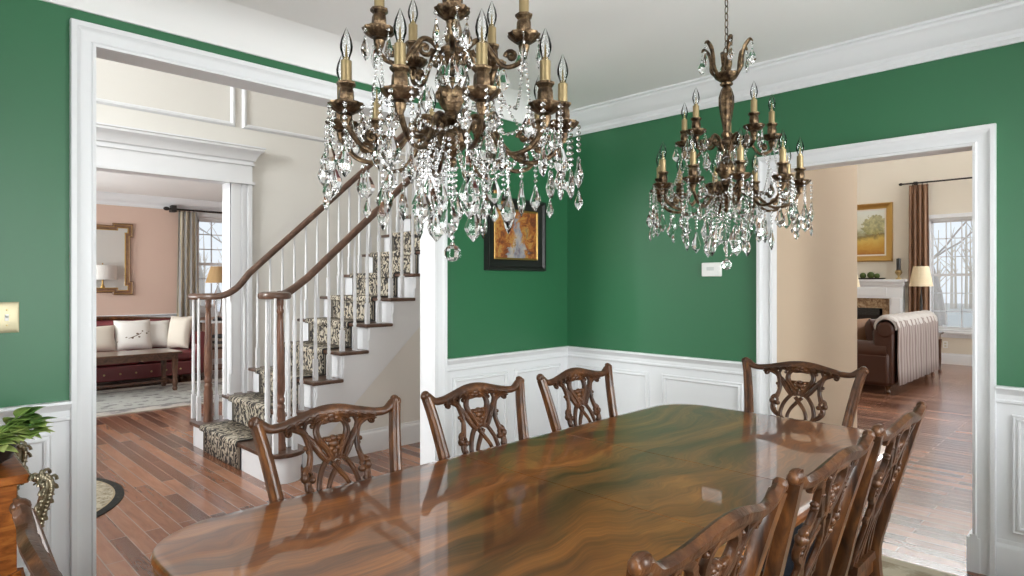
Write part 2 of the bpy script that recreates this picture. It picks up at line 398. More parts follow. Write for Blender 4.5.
# ------------------------------------------------------------------ mesh building
class MB:
    def __init__(s):
        s.v = []; s.f = []
    def add(s, verts, faces):
        o = len(s.v)
        s.v += [tuple(p) for p in verts]
        s.f += [tuple(i + o for i in f) for f in faces]
        return s
    def box(s, x0, y0, z0, x1, y1, z1):
        if x0 > x1: x0, x1 = x1, x0
        if y0 > y1: y0, y1 = y1, y0
        if z0 > z1: z0, z1 = z1, z0
        return s.add([(x0, y0, z0), (x1, y0, z0), (x1, y1, z0), (x0, y1, z0), (x0, y0, z1), (x1, y0, z1), (x1, y1, z1), (x0, y1, z1)],
                     [(0, 3, 2, 1), (4, 5, 6, 7), (0, 1, 5, 4), (1, 2, 6, 5), (2, 3, 7, 6), (3, 0, 4, 7)])
    def lathe(s, prof, n=16, c=(0, 0, 0), lobes=0, amp=0.0, sx=1.0, sy=1.0):
        vs = []; fs = []
        for r, z in prof:
            for k in range(n):
                a = 2 * PI * k / n
                rr = r * (1 + (amp * math.cos(lobes * a) if lobes else 0))
                vs.append((c[0] + sx * rr * math.cos(a), c[1] + sy * rr * math.sin(a), c[2] + z))
        m = len(prof)
        for i in range(m - 1):
            for k in range(n):
                k2 = (k + 1) % n
                fs.append((i * n + k, i * n + k2, (i + 1) * n + k2, (i + 1) * n + k))
        if prof[0][0] > 1e-6: fs.append(tuple(reversed(range(n))))
        if prof[-1][0] > 1e-6: fs.append(tuple((m - 1) * n + k for k in range(n)))
        return s.add(vs, fs)
    def ball(s, c, r, nu=10, nv=6):
        if not hasattr(r, '__len__'): r = (r, r, r)
        vs = [(c[0], c[1], c[2] - r[2])]; fs = []
        for i in range(1, nv):
            t = PI * i / nv
            for k in range(nu):
                a = 2 * PI * k / nu
                vs.append((c[0] + r[0] * math.sin(t) * math.cos(a), c[1] + r[1] * math.sin(t) * math.sin(a), c[2] - r[2] * math.cos(t)))
        vs.append((c[0], c[1], c[2] + r[2]))
        for k in range(nu):
            fs.append((0, 1 + (k + 1) % nu, 1 + k))
            fs.append((len(vs) - 1, 1 + (nv - 2) * nu + k, 1 + (nv - 2) * nu + (k + 1) % nu))
        for i in range(nv - 2):
            for k in range(nu):
                a = 1 + i * nu + k; b = 1 + i * nu + (k + 1) % nu
                fs.append((a, b, b + nu, a + nu))
        return s.add(vs, fs)
    def tube(s, path, rad, n=8, flat=1.0, up=None, sec=None):
        """sweep of a round (or given) section along path; rad scalar or list; section axes: side, up"""
        P = [Vector(p) for p in path]; m = len(P)
        R = rad if hasattr(rad, '__len__') else [rad] * m
        vs = []; fs = []
        prev = None
        for i in range(m):
            t = (P[min(i + 1, m - 1)] - P[max(i - 1, 0)])
            t = t.normalized() if t.length > 1e-9 else Vector((0, 0, 1))
            if up is not None:
                u = Vector(up)
                sd = t.cross(u)
                if sd.length < 1e-4: sd = Vector((1, 0, 0))
                sd.normalize()
            else:
                if prev is None:
                    a = Vector((0, 0, 1)) if abs(t.z) < 0.9 else Vector((1, 0, 0))
                    sd = t.cross(a).normalized()
                else:
                    sd = (prev - t * prev.dot(t)).normalized()
            prev = sd
            un = sd.cross(t).normalized()
            pts = sec if sec else [(math.cos(2 * PI * k / n), flat * math.sin(2 * PI * k / n)) for k in range(n)]
            for a, b in pts:
                vs.append(P[i] + sd * (a * R[i]) + un * (b * R[i]))
        n = len(sec) if sec else n
        for i in range(m - 1):
            for k in range(n):
                k2 = (k + 1) % n
                fs.append((i * n + k, i * n + k2, (i + 1) * n + k2, (i + 1) * n + k))
        fs.append(tuple(reversed(range(n)))); fs.append(tuple((m - 1) * n + k for k in range(n)))
        return s.add(vs, fs)
    def prism(s, poly, a, b, axis='z'):
        """poly in the two other axes, extruded from a to b along axis"""
        n = len(poly)
        def mk(p, h):
            return {'z': (p[0], p[1], h), 'y': (p[0], h, p[1]), 'x': (h, p[0], p[1])}[axis]
        vs = [mk(p, a) for p in poly] + [mk(p, b) for p in poly]
        fs = [tuple(reversed(range(n))), tuple(range(n, 2 * n))]
        fs += [(i, (i + 1) % n, n + (i + 1) % n, n + i) for i in range(n)]
        return s.add(vs, fs)
    def mould(s, pts, prof, nrm, closed=False):
        """profile (a, b) swept along a planar polyline with mitred corners; a = to the left of travel seen along nrm, b = along nrm"""
        P = [Vector(p) for p in pts]; nv = Vector(nrm); m = len(P)
        vs = []; fs = []; q = len(prof)
        for i in range(m):
            d1 = (P[i] - P[i - 1]).normalized() if (closed or i > 0) else None
            d2 = (P[(i + 1) % m] - P[i]).normalized() if (closed or i < m - 1) else None
            if d1 is None: d1 = d2
            if d2 is None: d2 = d1
            n1 = nv.cross(d1); n2 = nv.cross(d2)
            mt = (n1 + n2); k = 1 + n1.dot(n2)
            mt = mt / k if k > 1e-4 else n1
            for a, b in prof:
                vs.append(P[i] + mt * a + nv * b)
        segs = m if closed else m - 1
        for i in range(segs):
            j = (i + 1) % m
            for k in range(q):
                k2 = (k + 1) % q
                fs.append((i * q + k, i * q + k2, j * q + k2, j * q + k))
        if not closed:
            fs.append(tuple(reversed(range(q)))); fs.append(tuple((m - 1) * q + k for k in range(q)))
        return s.add(vs, fs)
    def grid(s, rows, closed_u=False):
        n = len(rows[0]); m = len(rows); vs = [p for r in rows for p in r]; fs = []
        for i in range(m - 1):
            for k in range(n if closed_u else n - 1):
                k2 = (k + 1) % n
                fs.append((i * n + k, i * n + k2, (i + 1) * n + k2, (i + 1) * n + k))
        return s.add(vs, fs)
    def move(s, mat):
        s.v = [tuple(mat @ Vector(p)) for p in s.v]
        return s
    def build(s, name, mat, parent=None, smooth=35, bevel=0.0, solid=0.0, loc=None, subsurf=0):
        me = bpy.data.meshes.new(name)
        v = s.v
        if loc is not None:
            v = [(p[0] - loc[0], p[1] - loc[1], p[2] - loc[2]) for p in v]
        me.from_pydata(v, [], s.f)
        me.validate()
        import bmesh
        bm = bmesh.new(); bm.from_mesh(me)
        bmesh.ops.recalc_face_normals(bm, faces=bm.faces)
        bm.to_mesh(me); bm.free()
        me.materials.append(M[mat] if isinstance(mat, str) else mat)
        if smooth:
            me.shade_smooth()
            me.set_sharp_from_angle(angle=math.radians(smooth))
        o = bpy.data.objects.new(name, me); COL.objects.link(o)
        if loc is not None: o.location = loc
        if parent is not None: o.parent = parent
        if solid:
            md = o.modifiers.new('thickness', 'SOLIDIFY'); md.thickness = solid; md.offset = 0
        if bevel:
            md = o.modifiers.new('soft_edges', 'BEVEL'); md.width = bevel; md.segments = 2; md.limit_method = 'ANGLE'; md.angle_limit = math.radians(40)
        if subsurf:
            md = o.modifiers.new('smooth', 'SUBSURF'); md.levels = subsurf; md.render_levels = subsurf
        return o

def tag(o, label, cat, group=None, kind=None):
    o['label'] = label; o['category'] = cat
    if group: o['group'] = group
    if kind: o['kind'] = kind
    return o
def thing(name, label, cat, loc=(0, 0, 0), rz=0.0, group=None):
    o = bpy.data.objects.new(name, None); COL.objects.link(o)
    o.location = loc; o.rotation_euler = (0, 0, rz)
    o.empty_display_size = 0.1
    return tag(o, label, cat, group)
def struct(o, label=None):
    o['kind'] = 'structure'
    if label: o['label'] = label
    return o
def kids(o):
    return [c for c in bpy.data.objects if c.parent == o]
def copy_tree(o, parent=None):
    c = o.copy(); COL.objects.link(c)
    if parent is not None: c.parent = parent
    for ch in CH.get(o.name, ()):
        copy_tree(ch, c)
    return c
CH = {}
def index_children(root):
    def walk(o):
        CH[o.name] = kids(o)
        for c in CH[o.name]: walk(c)
    walk(root)
def catmull(pts, n=6):
    P = [Vector(p) for p in pts]; out = []
    for i in range(len(P) - 1):
        a = P[max(i - 1, 0)]; b = P[i]; c = P[i + 1]; d = P[min(i + 2, len(P) - 1)]
        for k in range(n):
            t = k / n
            out.append(0.5 * ((2 * b) + (c - a) * t + (2 * a - 5 * b + 4 * c - d) * t * t + (3 * b - a - 3 * c + d) * t ** 3))
    out.append(P[-1]); return out
def lerp_list(vals, n):
    out = []; m = len(vals) - 1
    for i in range(n):
        t = i / (n - 1) * m; k = min(int(t), m - 1); f = t - k
        out.append(vals[k] * (1 - f) + vals[k + 1] * f)
    return out

# ------------------------------------------------------------------ shell
DX0, DX1, DY0, DY1, DZ = -1.4, 3.72, -1.0, 3.12, 2.665
FYN = 6.44                     # hall wall with the columned opening
LVN = 10.4                     # far wall of the parlour
FME = 12.9                     # far wall of the family room

def wall(name, axis, c0, c1, u0, u1, z0, z1, holes, mat):
    b = MB()
    us = sorted({u0, u1, *[h[0] for h in holes], *[h[1] for h in holes]})
    for a, e in zip(us, us[1:]):
        mid = (a + e) / 2
        spans = sorted((h[2], h[3]) for h in holes if h[0] < mid < h[1])
        z = z0
        for s, t in spans + [(z1, z1)]:
            if s - z > 1e-4:
                if axis == 'y': b.box(a, c0, z, e, c1, s)
                else: b.box(c0, a, z, c1, e, s)
            z = max(z, t)
    return struct(b.build(name, mat, smooth=0))

def grow(h, k=.02): return (h[0] - k, h[1] + k, h[2], h[3] + k)
OPN = (0.635, 2.427, 0, 2.38)          # opening to the stair hall
OPE = (0.575, 1.5376, 0, 2.047)        # opening to the family room
WS = [(0.15, 1.35, 0.75, 2.3), (1.95, 3.15, 0.75, 2.3)]
WW = [(0.2, 1.9, 0.75, 2.3)]

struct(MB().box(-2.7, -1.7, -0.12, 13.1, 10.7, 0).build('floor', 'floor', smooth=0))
wall('wall_north', 'y', DY1, DY1 + 0.06, DX0 - 0.1, DX1 + 0.06, 0, DZ, [grow(OPN)], 'green')
wall('wall_hall_south', 'y', DY1 + 0.06, DY1 + 0.12, -2.5, 5.15, 0, 5.2, [grow(OPN)], 'cream')
wall('wall_east', 'x', DX1, DX1 + 0.06, DY0 - 0.1, DY1, 0, DZ, [grow(OPE)], 'green')
wall('wall_passage_west', 'x', DX1 + 0.06, DX1 + 0.12, -1.5, DY1 + 0.06, 0, 5.5, [grow(OPE)], 'family_cream')
wall('wall_south', 'y', DY0 - 0.1, DY0, DX0 - 0.1, DX1 + 0.06, 0, DZ, WS, 'green')
wall('wall_west', 'x', DX0 - 0.1, DX0, DY0, DY1, 0, DZ, WW, 'green')
struct(MB().box(DX0 - 0.1, DY0 - 0.1, DZ, DX1 + 0.06, DY1 + 0.06, DZ + 0.1).build('ceiling', 'ceiling', smooth=0))
# stair hall
OPL = (0.45, 2.455, 0, 2.395)
WHW = [(3.75, 4.05, 0.15, 2.1), (5.35, 5.65, 0.15, 2.1), (3.9, 5.5, 2.7, 4.5)]
wall('wall_hall_north', 'y', FYN, FYN + 0.2, -2.5, 5.15, 0, 5.2, [grow(OPL)], 'cream')
wall('wall_hall_west', 'x', -2.6, -2.5, DY1 + 0.06, FYN + 0.2, 0, 5.2, WHW, 'cream')
wall('wall_hall_east', 'x', 5.15, 5.27, 1.66, 6.64, 0, 5.5, [], 'family_cream')
struct(MB().box(-2.6, DY1 + 0.06, 5.2, 5.15, FYN + 0.2, 5.3).build('ceiling_hall', 'ceiling', smooth=0))
# parlour
WLN = [(3.44, 4.4, 0.95, 2.42)]
WLW = [(7.3, 8.4, 0.8, 2.35), (8.9, 10.0, 0.8, 2.35)]
wall('wall_parlour_north', 'y', LVN, LVN + 0.12, -0.62, 5.15, 0, DZ, WLN, 'pink')
wall('wall_parlour_west', 'x', -0.62, -0.5, FYN + 0.2, LVN, 0, DZ, WLW, 'pink')
wall('wall_parlour_east', 'x', 5.03, 5.15, FYN + 0.2, LVN, 0, DZ, [], 'pink')
struct(MB().box(-0.62, FYN + 0.2, DZ, 5.15, LVN + 0.12, DZ + 0.1).build('ceiling_parlour', 'ceiling', smooth=0))
# family room
WFE = [(1.90, 2.634, 0.553, 2.50), (0.6, 3.6, 3.95, 5.1)]
WFS = [(5.7, 7.5, 0.5, 2.6), (8.2, 10.0, 0.5, 2.6), (10.7, 12.5, 0.5, 2.6), (5.7, 7.5, 3.4, 5.0), (8.2, 10.0, 3.4, 5.0), (10.7, 12.5, 3.4, 5.0)]
wall('wall_family_east', 'x', FME, FME + 0.12, -1.6, 7.0, 0, 5.5, WFE, 'family_cream')
wall('wall_family_south', 'y', -1.6, -1.5, DX1 + 0.06, FME, 0, 5.5, WFS, 'family_cream')
wall('wall_family_north', 'y', 7.0, 7.12, 5.15, FME + 0.12, 0, 5.5, [], 'family_cream')
wall('wall_family_west', 'x', 5.15, 5.27, 6.64, 7.0, 0, 5.5, [], 'family_cream')
wall('wall_passage_north', 'y', OPE[1], OPE[1] + 0.13, 3.77, 5.27, 0, 5.5, [], 'tan')
struct(MB().box(DX1 + 0.06, -1.6, 5.5, FME + 0.12, 7.12, 5.6).build('ceiling_family', 'ceiling', smooth=0))
struct(MB().box(-40, -40, -0.62, 70, 60, -0.5).build('ground', 'lawn', smooth=0))

# mouldings
CAS = [(0, 0), (0, .016), (.012, .020), (.018, .014), (.05, .016), (.062, .022), (.07, .028), (.088, .030), (.091, .026), (.091, 0)]
CHR = [(0, 0), (.034, 0), (.037, -.010), (.030, -.020), (.020, -.030), (.014, -.040), (.014, -.062), (.019, -.066), (.019, -.076), (.012, -.082), (0, -.082)]
BAS = [(0, 0), (.020, 0), (.020, .148), (.016, .160), (.010, .168), (.008, .186), (0, .186)]
PAN = [(0, 0), (0, .006), (.004, .012), (.010, .014), (.014, .009), (.022, .007), (.026, .012), (.031, .010), (.032, 0)]
CRN = [(0, 0), (.125, 0), (.125, -.012), (.112, -.018), (.108, -.030), (.092, -.042), (.078, -.070), (.055, -.098), (.034, -.112), (.030, -.124), (.026, -.128), (.026, -.146), (.018, -.156), (.014, -.166), (0, -.166)]
tn = [0]
def trim(b, mat='white', label=None, name=None):
    tn[0] += 1
    return struct(b.build(name or 'trim_%d' % tn[0], mat, smooth=30), label)

e = 0.0
# jamb linings and casings of the two dining-room openings
b = MB()
b.box(OPN[0] - .02, DY1 + .001, 0, OPN[0], DY1 + .119, OPN[3]); b.box(OPN[1], DY1 + .001, 0, OPN[1] + .02, DY1 + .119, OPN[3]); b.box(OPN[0] - .02, DY1 + .001, OPN[3], OPN[1] + .02, DY1 + .119, OPN[3] + .02)
trim(b)
for yy, nn, rev in ((DY1, (0, -1, 0), 0), (DY1 + .12, (0, 1, 0), 1)):
    p = [(OPN[0], yy, 0), (OPN[0], yy, OPN[3]), (OPN[1], yy, OPN[3]), (OPN[1], yy, 0)]
    if rev: p = p[::-1]
    trim(MB().mould(p, CAS, nn))
b = MB()
b.box(DX1 + .001, OPE[0] - .02, 0, DX1 + .119, OPE[0], OPE[3]); b.box(DX1 + .001, OPE[1], 0, DX1 + .05, OPE[1] + .02, OPE[3]); b.box(DX1 + .001, OPE[0] - .02, OPE[3], DX1 + .119, OPE[1] + .02, OPE[3] + .02)
trim(b)
trim(MB().mould([(DX1, OPE[1], 0), (DX1, OPE[1], OPE[3]), (DX1, OPE[0], OPE[3]), (DX1, OPE[0], 0)], CAS, (-1, 0, 0)))
trim(MB().mould([(DX1 + .12, OPE[0], 0), (DX1 + .12, OPE[0], 2.2)], CAS, (1, 0, 0)))
trim(MB().box(DX1 - .02, OPE[0] - .03, 0, DX1 + .125, OPE[0] + .022, .165).box(DX1 - .02, OPE[0] - .02, .165, DX1 + .12, OPE[0] + .010, .18))
# wainscot boards, chair rail, base, panels in the dining room
W = 0.006
def wains(b, axis, c, u0, u1, into, z1=.86):
    if axis == 'y': b.box(u0, c, 0, u1, c + into * W, z1)
    else: b.box(c, u0, 0, c + into * W, u1, z1)
NX0, NX1 = OPN[0] - .089, OPN[1] + .089
EY0, EY1 = OPE[0] - .091, OPE[1] + .089
b = MB()
wains(b, 'y', DY1, DX0, NX0, -1); wains(b, 'y', DY1, NX1, DX1, -1)
trim(b)
b = MB(); wains(b, 'x', DX1, DY0, EY0, -1); wains(b, 'x', DX1, EY1, DY1, -1); trim(b)
b = MB(); wains(b, 'y', DY0, DX0, DX1, 1, .70); wains(b, 'x', DX0, DY0, DY1, 1, .70); trim(b)
for prof, z, nm in ((CHR, .905, 'trim'), (BAS, 0, 'base')):
    b = MB()
    b.mould([(DX1, EY1, z), (DX1, DY1, z), (NX1, DY1, z)], prof, (0, 0, 1))
    trim(b, name=None if nm == 'trim' else 'baseboard_north')
    b = MB(); b.mould([(NX0, DY1, z), (DX0, DY1, z)], prof, (0, 0, 1)); trim(b, name=None if nm == 'trim' else 'baseboard_north')
    b = MB(); b.mould([(DX1, DY0, z), (DX1, EY0, z)], prof, (0, 0, 1)); trim(b, name=None if nm == 'trim' else 'baseboard_east')
b = MB(); b.mould([(DX0, DY1, 0), (DX0, DY0, 0), (DX1, DY0, 0)], BAS, (0, 0, 1)); trim(b, name='baseboard_south')
trim(MB().mould([(DX0, DY1, DZ), (DX0, DY0, DZ), (DX1, DY0, DZ), (DX1, DY1, DZ)], CRN, (0, 0, 1)))
trim(MB().mould([(DX1, DY1, DZ), (DX0, DY1, DZ)], [(0, 0), (.19, 0), (.13, -.012), (.07, -.045), (.03, -.095), (.012, -.146), (0, -.146)], (0, 0, 1)), 'ceiling')
def panel_n(u0, u1, z0, z1, y=DY1 - W):     # seen looking north, clockwise path: a goes outward, so inset by the width
    w = .032
    return MB().mould([(u0 + w, y, z0 + w), (u0 + w, y, z1 - w), (u1 - w, y, z1 - w), (u1 - w, y, z0 + w)], PAN, (0, -1, 0), closed=True)
def panel_e(u0, u1, z0, z1, x=DX1 - W):
    w = .032
    return MB().mould([(x, u1 - w, z0 + w), (x, u1 - w, z1 - w), (x, u0 + w, z1 - w), (x, u0 + w, z0 + w)], PAN, (-1, 0, 0), closed=True)
for u0, u1 in ((2.575, 3.07), (3.135, 3.63), (-1.3, -.42), (-.34, .485)):
    trim(panel_n(u0, u1, .225, .78))
for u0, u1 in ((2.385, 3.03), (1.72, 2.285), (-.92, -.30), (-.22, .425)):
    trim(panel_e(u0, u1, .225, .775))

# stair hall: columned opening with entablature, wall frames, base
b = MB()
px0, px1 = OPL[1], OPL[1] + .205
for a, s in ((px0, 1), (OPL[0], -1)):
    b.box(a, FYN - .022, 0, a + s * .205, FYN, 2.40)
    b.box(a, FYN - .030, 0, a + s * .09, FYN, 2.40); b.box(a + s * .105, FYN - .034, 0, a + s * .135, FYN, 2.40); b.box(a + s * .165, FYN - .042, 0, a + s * .205, FYN, 2.40)
    b.box(a, FYN - .05, 0, a + s * .215, FYN, .20)
    b.box(a, FYN - .02, 0, a + s * .02, FYN + .2, 2.395)
b.box(OPL[0] - .02, FYN - .02, 2.395, OPL[1] + .02, FYN + .2, 2.415)
trim(b)
b = MB()
x0, x1 = OPL[0] - .205, px1
b.box(x0, FYN - .045, 2.395, x1, FYN, 2.60)
b.box(x0 - .022, FYN - .065, 2.385, x1 + .022, FYN, 2.41)
b.box(x0 - .018, FYN - .06, 2.575, x1 + .018, FYN, 2.597)
cor = [(0, 0), (.055, 0), (.058, .02), (.075, .03), (.085, .06), (.11, .10), (.135, .12), (.14, .125), (.14, .145), (.15, .15), (.15, .165), (0, .165)]
b.mould([(x1, FYN, 2.595), (x1, FYN - .001, 2.595), (x0, FYN - .001, 2.595), (x0, FYN, 2.595)], cor, (0, 0, -1)) if False else None
b.mould([(x0, FYN, 2.595), (x0, FYN - .045, 2.595), (x1, FYN - .045, 2.595), (x1, FYN, 2.595)], [(-a + .05, c) for a, c in cor], (0, 0, 1))
trim(b)
FR = [(0, 0), (0, .008), (.012, .020), (.03, .022), (.042, .012), (.048, 0)]
for u0, u1 in ((.9, 2.46), (2.62, 4.6), (-1.9, .74)):
    trim(MB().mould([(u0, FYN, 3.0), (u0, FYN, 4.5), (u1, FYN, 4.5), (u1, FYN, 3.0)], FR, (0, -1, 0), closed=True))
b = MB(); b.mould([(5.15, FYN, 0), (px1, FYN, 0)], BAS, (0, 0, 1)); trim(b, name='baseboard_hall')
# parlour: crown, chair rail, wainscot board, base
b = MB(); b.mould([(-.5, FYN + .2, DZ), (5.03, FYN + .2, DZ), (5.03, LVN, DZ), (-.5, LVN, DZ)], CRN, (0, 0, 1), closed=True); trim(b)
b = MB(); b.box(-.5, LVN - W, 0, 3.35, LVN, .86); b.mould([(3.36, LVN, .925), (-.5, LVN, .925)], CHR, (0, 0, 1)); trim(b)
b = MB(); b.mould([(5.03, LVN, 0), (-.5, LVN, 0)], BAS, (0, 0, 1)); trim(b, name='baseboard_parlour')
# family room base
b = MB(); b.mould([(FME, -1.5, 0), (FME, 2.97, 0)], BAS, (0, 0, 1)); trim(b, name='baseboard_family')
b = MB(); b.mould([(FME, 4.6, 0), (FME, 7.0, 0), (5.27, 7.0, 0), (5.27, OPE[1], 0), (DX1 + .12, OPE[1], 0)], BAS, (0, 0, 1)); trim(b, name='baseboard_family')

# windows
wn = [0]
def window(side, c, u0, u1, z0, z1, cols, rows, depth=.12, double=True, cas=.07):
    """frame, casing, muntins, pane and sill of one window in the wall whose inner face is at c"""
    wn[0] += 1
    T = {'n': lambda u, d, z: (u, c - d, z), 's': lambda u, d, z: (u, c + d, z), 'e': lambda u, d, z: (c - d, u, z), 'w': lambda u, d, z: (c + d, u, z)}[side]
    def bx(b, u0, d0, z0, u1, d1, z1):
        p = T(u0, d0, z0); q = T(u1, d1, z1); b.box(*p, *q)
    b = MB()
    for (a, z, e2, w2) in ((u0, z0, u0 + .035, z1), (u1 - .035, z0, u1, z1), (u0, z1 - .035, u1, z1), (u0, z0, u1, z0 + .035)):
        bx(b, a, -depth, z, e2, -.01, w2)
    for (a, z, e2, w2) in ((u0 - cas, z0 - .02, u0, z1 + cas), (u1, z0 - .02, u1 + cas, z1 + cas), (u0, z1, u1, z1 + cas)):
        bx(b, a, 0, z, e2, .022, w2)
    o = struct(b.build('window_%d' % wn[0], 'white', smooth=0, bevel=.004))
    b = MB(); bx(b, u0 - cas - .03, -.01, z0 - .035, u1 + cas + .03, .06, z0); bx(b, u0 - cas, 0, z0 - .10, u1 + cas, .018, z0 - .035)
    b.build('sill', 'white', o, smooth=0, bevel=.004)
    b = MB(); a0, a1, c0, c1 = u0 + .035, u1 - .035, z0 + .035, z1 - .035
    mid = (c0 + c1) / 2
    d0, d1 = -.075, -.045
    for (p, z, q, w2) in ((a0, c0, a0 + .035, c1), (a1 - .035, c0, a1, c1), (a0, c0, a1, c0 + .05), (a0, c1 - .035, a1, c1)):
        bx(b, p, d0, z, q, d1, w2)
    if double: bx(b, a0, d0 - .01, mid - .022, a1, d1 + .005, mid + .022)
    for i in range(1, cols):
        x = a0 + (a1 - a0) * i / cols; bx(b, x - .008, -.068, c0, x + .008, -.05, c1)
    halves = ((c0, mid), (mid, c1)) if double else ((c0, c1),)
    for h0, h1 in halves:
        for j in range(1, rows):
            z = h0 + (h1 - h0) * j / rows; bx(b, a0, -.068, z - .008, a1, -.05, z + .008)
    b.build('sash', 'white', o, smooth=0)
    b = MB(); bx(b, a0, -.062, c0, a1, -.057, c1); b.build('pane', 'pane', o, smooth=0)
    return o
for h in WS: window('s', DY0, *h, 4, 3, .1)
for h in WW: window('w', DX0, *h, 5, 3, .1)
for h in WHW[:2]: window('w', -2.5, *h, 1, 5, .1, False)
window('w', -2.5, *WHW[2], 4, 4, .1, False)
window('n', LVN, *WLN[0], 4, 3, .12)
for h in WLW: window('w', -.5, *h, 4, 3, .12)
window('e', FME, *WFE[0], 3, 3, .12)
window('e', FME, *WFE[1], 10, 4, .12, False)
for h in WFS: window('s', -1.5, *h, 6, 3, .1)
b = MB().box(-2.55, 4.18, 0, -2.5, 5.22, 2.12)
d = struct(b.build('door_1', 'white', smooth=0, bevel=.004))
b = MB()
for y0_ in (4.30, 4.75):
    for z0_, z1_ in ((.2, .9), (1.0, 1.95)):
        w = .03
        b.mould([(-2.5, y0_, z0_), (-2.5, y0_ + .35, z0_), (-2.5, y0_ + .35, z1_), (-2.5, y0_, z1_)], [(0, 0), (0, .012), (.02, .012), (.03, 0)], (1, 0, 0), closed=True)
b.build('door_panel', 'white', d)
MB().ball((-2.44, 4.27, 1.0), .028).tube([(-2.5, 4.27, 1.0), (-2.44, 4.27, 1.0)], .012).build('door_knob', 'brass', d)

# ------------------------------------------------------------------ dining table
TX0, TX1, TY0, TY1, TZ = 0.43, 2.99, 0.655, 1.765, 0.752
TCX, TCY = (TX0 + TX1) / 2, (TY0 + TY1) / 2
S1, S2 = 1.488, 2.006
def arc(cx, cy, r, a0, a1, n=10):
    return [(cx + r * math.cos(a0 + (a1 - a0) * k / n), cy + r * math.sin(a0 + (a1 - a0) * k / n)) for k in range(n + 1)]
def top_section(kind):
    R = .20; y0, y1 = TY0 - TCY, TY1 - TCY
    a, e, s1, s2 = TX0 - TCX, TX1 - TCX, S1 - TCX, S2 - TCX
    if kind == 'l':
        poly = [(s1, y0), (s1, y1)] + arc(a + R, y1 - R, R, PI / 2, PI) + arc(a + R, y0 + R, R, PI, 1.5 * PI)
    elif kind == 'm':
        poly = [(s1, y0), (s2, y0), (s2, y1), (s1, y1)]
    else:
        poly = [(s2, y1), (s2, y0)] + arc(e - R, y0 + R, R, -PI / 2, 0) + arc(e - R, y1 - R, R, 0, PI / 2)
    n = len(poly); b = MB(); rings = []
    prof = [(.012, TZ - .036), (.003, TZ - .030), (.010, TZ - .026), (.001, TZ - .018), (0, TZ - .010), (.003, TZ - .003), (.009, TZ), (.03, TZ)]
    for ins, z in prof:
        ring = []
        for i, p in enumerate(poly):
            seam = abs(p[0] - s1) < 1e-6 or abs(p[0] - s2) < 1e-6
            sx = (.0020 if z > TZ - .001 else 0) if seam else ins
            if seam:
                x = p[0] + (sx if ((kind == 'r' and True) or (kind == 'm' and abs(p[0] - s1) < 1e-6)) else -sx)
                y = p[1] - math.copysign(ins, p[1])
            else:
                # inward along the outline normal
                q0 = poly[i - 1]; q1 = poly[(i + 1) % n]
                cx = max(min(p[0], e - R), a + R); cy = max(min(p[1], y1 - R), y0 + R)
                dx, dy = p[0] - cx, p[1] - cy; l = math.hypot(dx, dy) or 1
                x, y = p[0] - dx / l * ins, p[1] - dy / l * ins
            ring.append((x, y, z))
        rings.append(ring)
    b.grid(rings, closed_u=True)
    b.add(rings[0], [tuple(range(n))]); b.add(rings[-1], [tuple(range(n))])
    return b
tb = thing('dining_table', 'long polished flame-mahogany dining table with rounded corners in the middle of the green room', 'table', (TCX, TCY, 0.008))
def weld_build(b, name, mat, parent, smooth=40):
    o = b.build(name, mat, parent, smooth=0)
    import bmesh
    bm = bmesh.new(); bm.from_mesh(o.data)
    bmesh.ops.remove_doubles(bm, verts=bm.verts, dist=1e-5)
    bmesh.ops.recalc_face_normals(bm, faces=bm.faces)
    bm.to_mesh(o.data); bm.free()
    o.data.shade_smooth(); o.data.set_sharp_from_angle(angle=math.radians(smooth))
    return o
weld_build(top_section('l'), 'tabletop', 'table', tb)
weld_build(top_section('m'), 'table_leaf', 'table', tb)
weld_build(top_section('r'), 'tabletop', 'table', tb)
b = MB()
ax, ay = .95, .36
b.box(-ax, -ay, .66, ax, -ay + .025, TZ - .037).box(-ax, ay - .025, .66, ax, ay, TZ - .037).box(-ax, -ay, .66, -ax + .025, ay, TZ - .037).box(ax - .025, -ay, .66, ax, ay, TZ - .037)
b.box(-ax, -.03, .69, ax, .03, TZ - .037)
b.build('apron', 'mahogany', tb, bevel=.003)
for sx in (-.62, .62):
    p = MB().lathe([(.10, .70), (.10, .66), (.045, .64), (.05, .60), (.075, .55), (.08, .48), (.06, .40), (.04, .34), (.06, .32), (.075, .28), (.075, .20), (.05, .17)], 20, (sx, 0, 0))
    p.box(sx - .16, -.22, .68, sx + .16, .22, .722)
    po = p.build('pedestal', 'mahogany', tb)
    for k in range(4):
        a = k * PI / 2; ca, sa = math.cos(a), math.sin(a)
        path = catmull([(sx + ca * r, sa * r, z) for r, z in ((.05, .25), (.12, .24), (.19, .13), (.26, .045), (.29, .03))], 5)
        q = MB().tube(path, lerp_list([.035, .032, .026, .02, .022], len(path)), 8, up=(0, 0, 1))
        q.ball((sx + ca * .29, sa * .29, .022), (.03, .03, .021))
        q.build('leg', 'mahogany', tb)

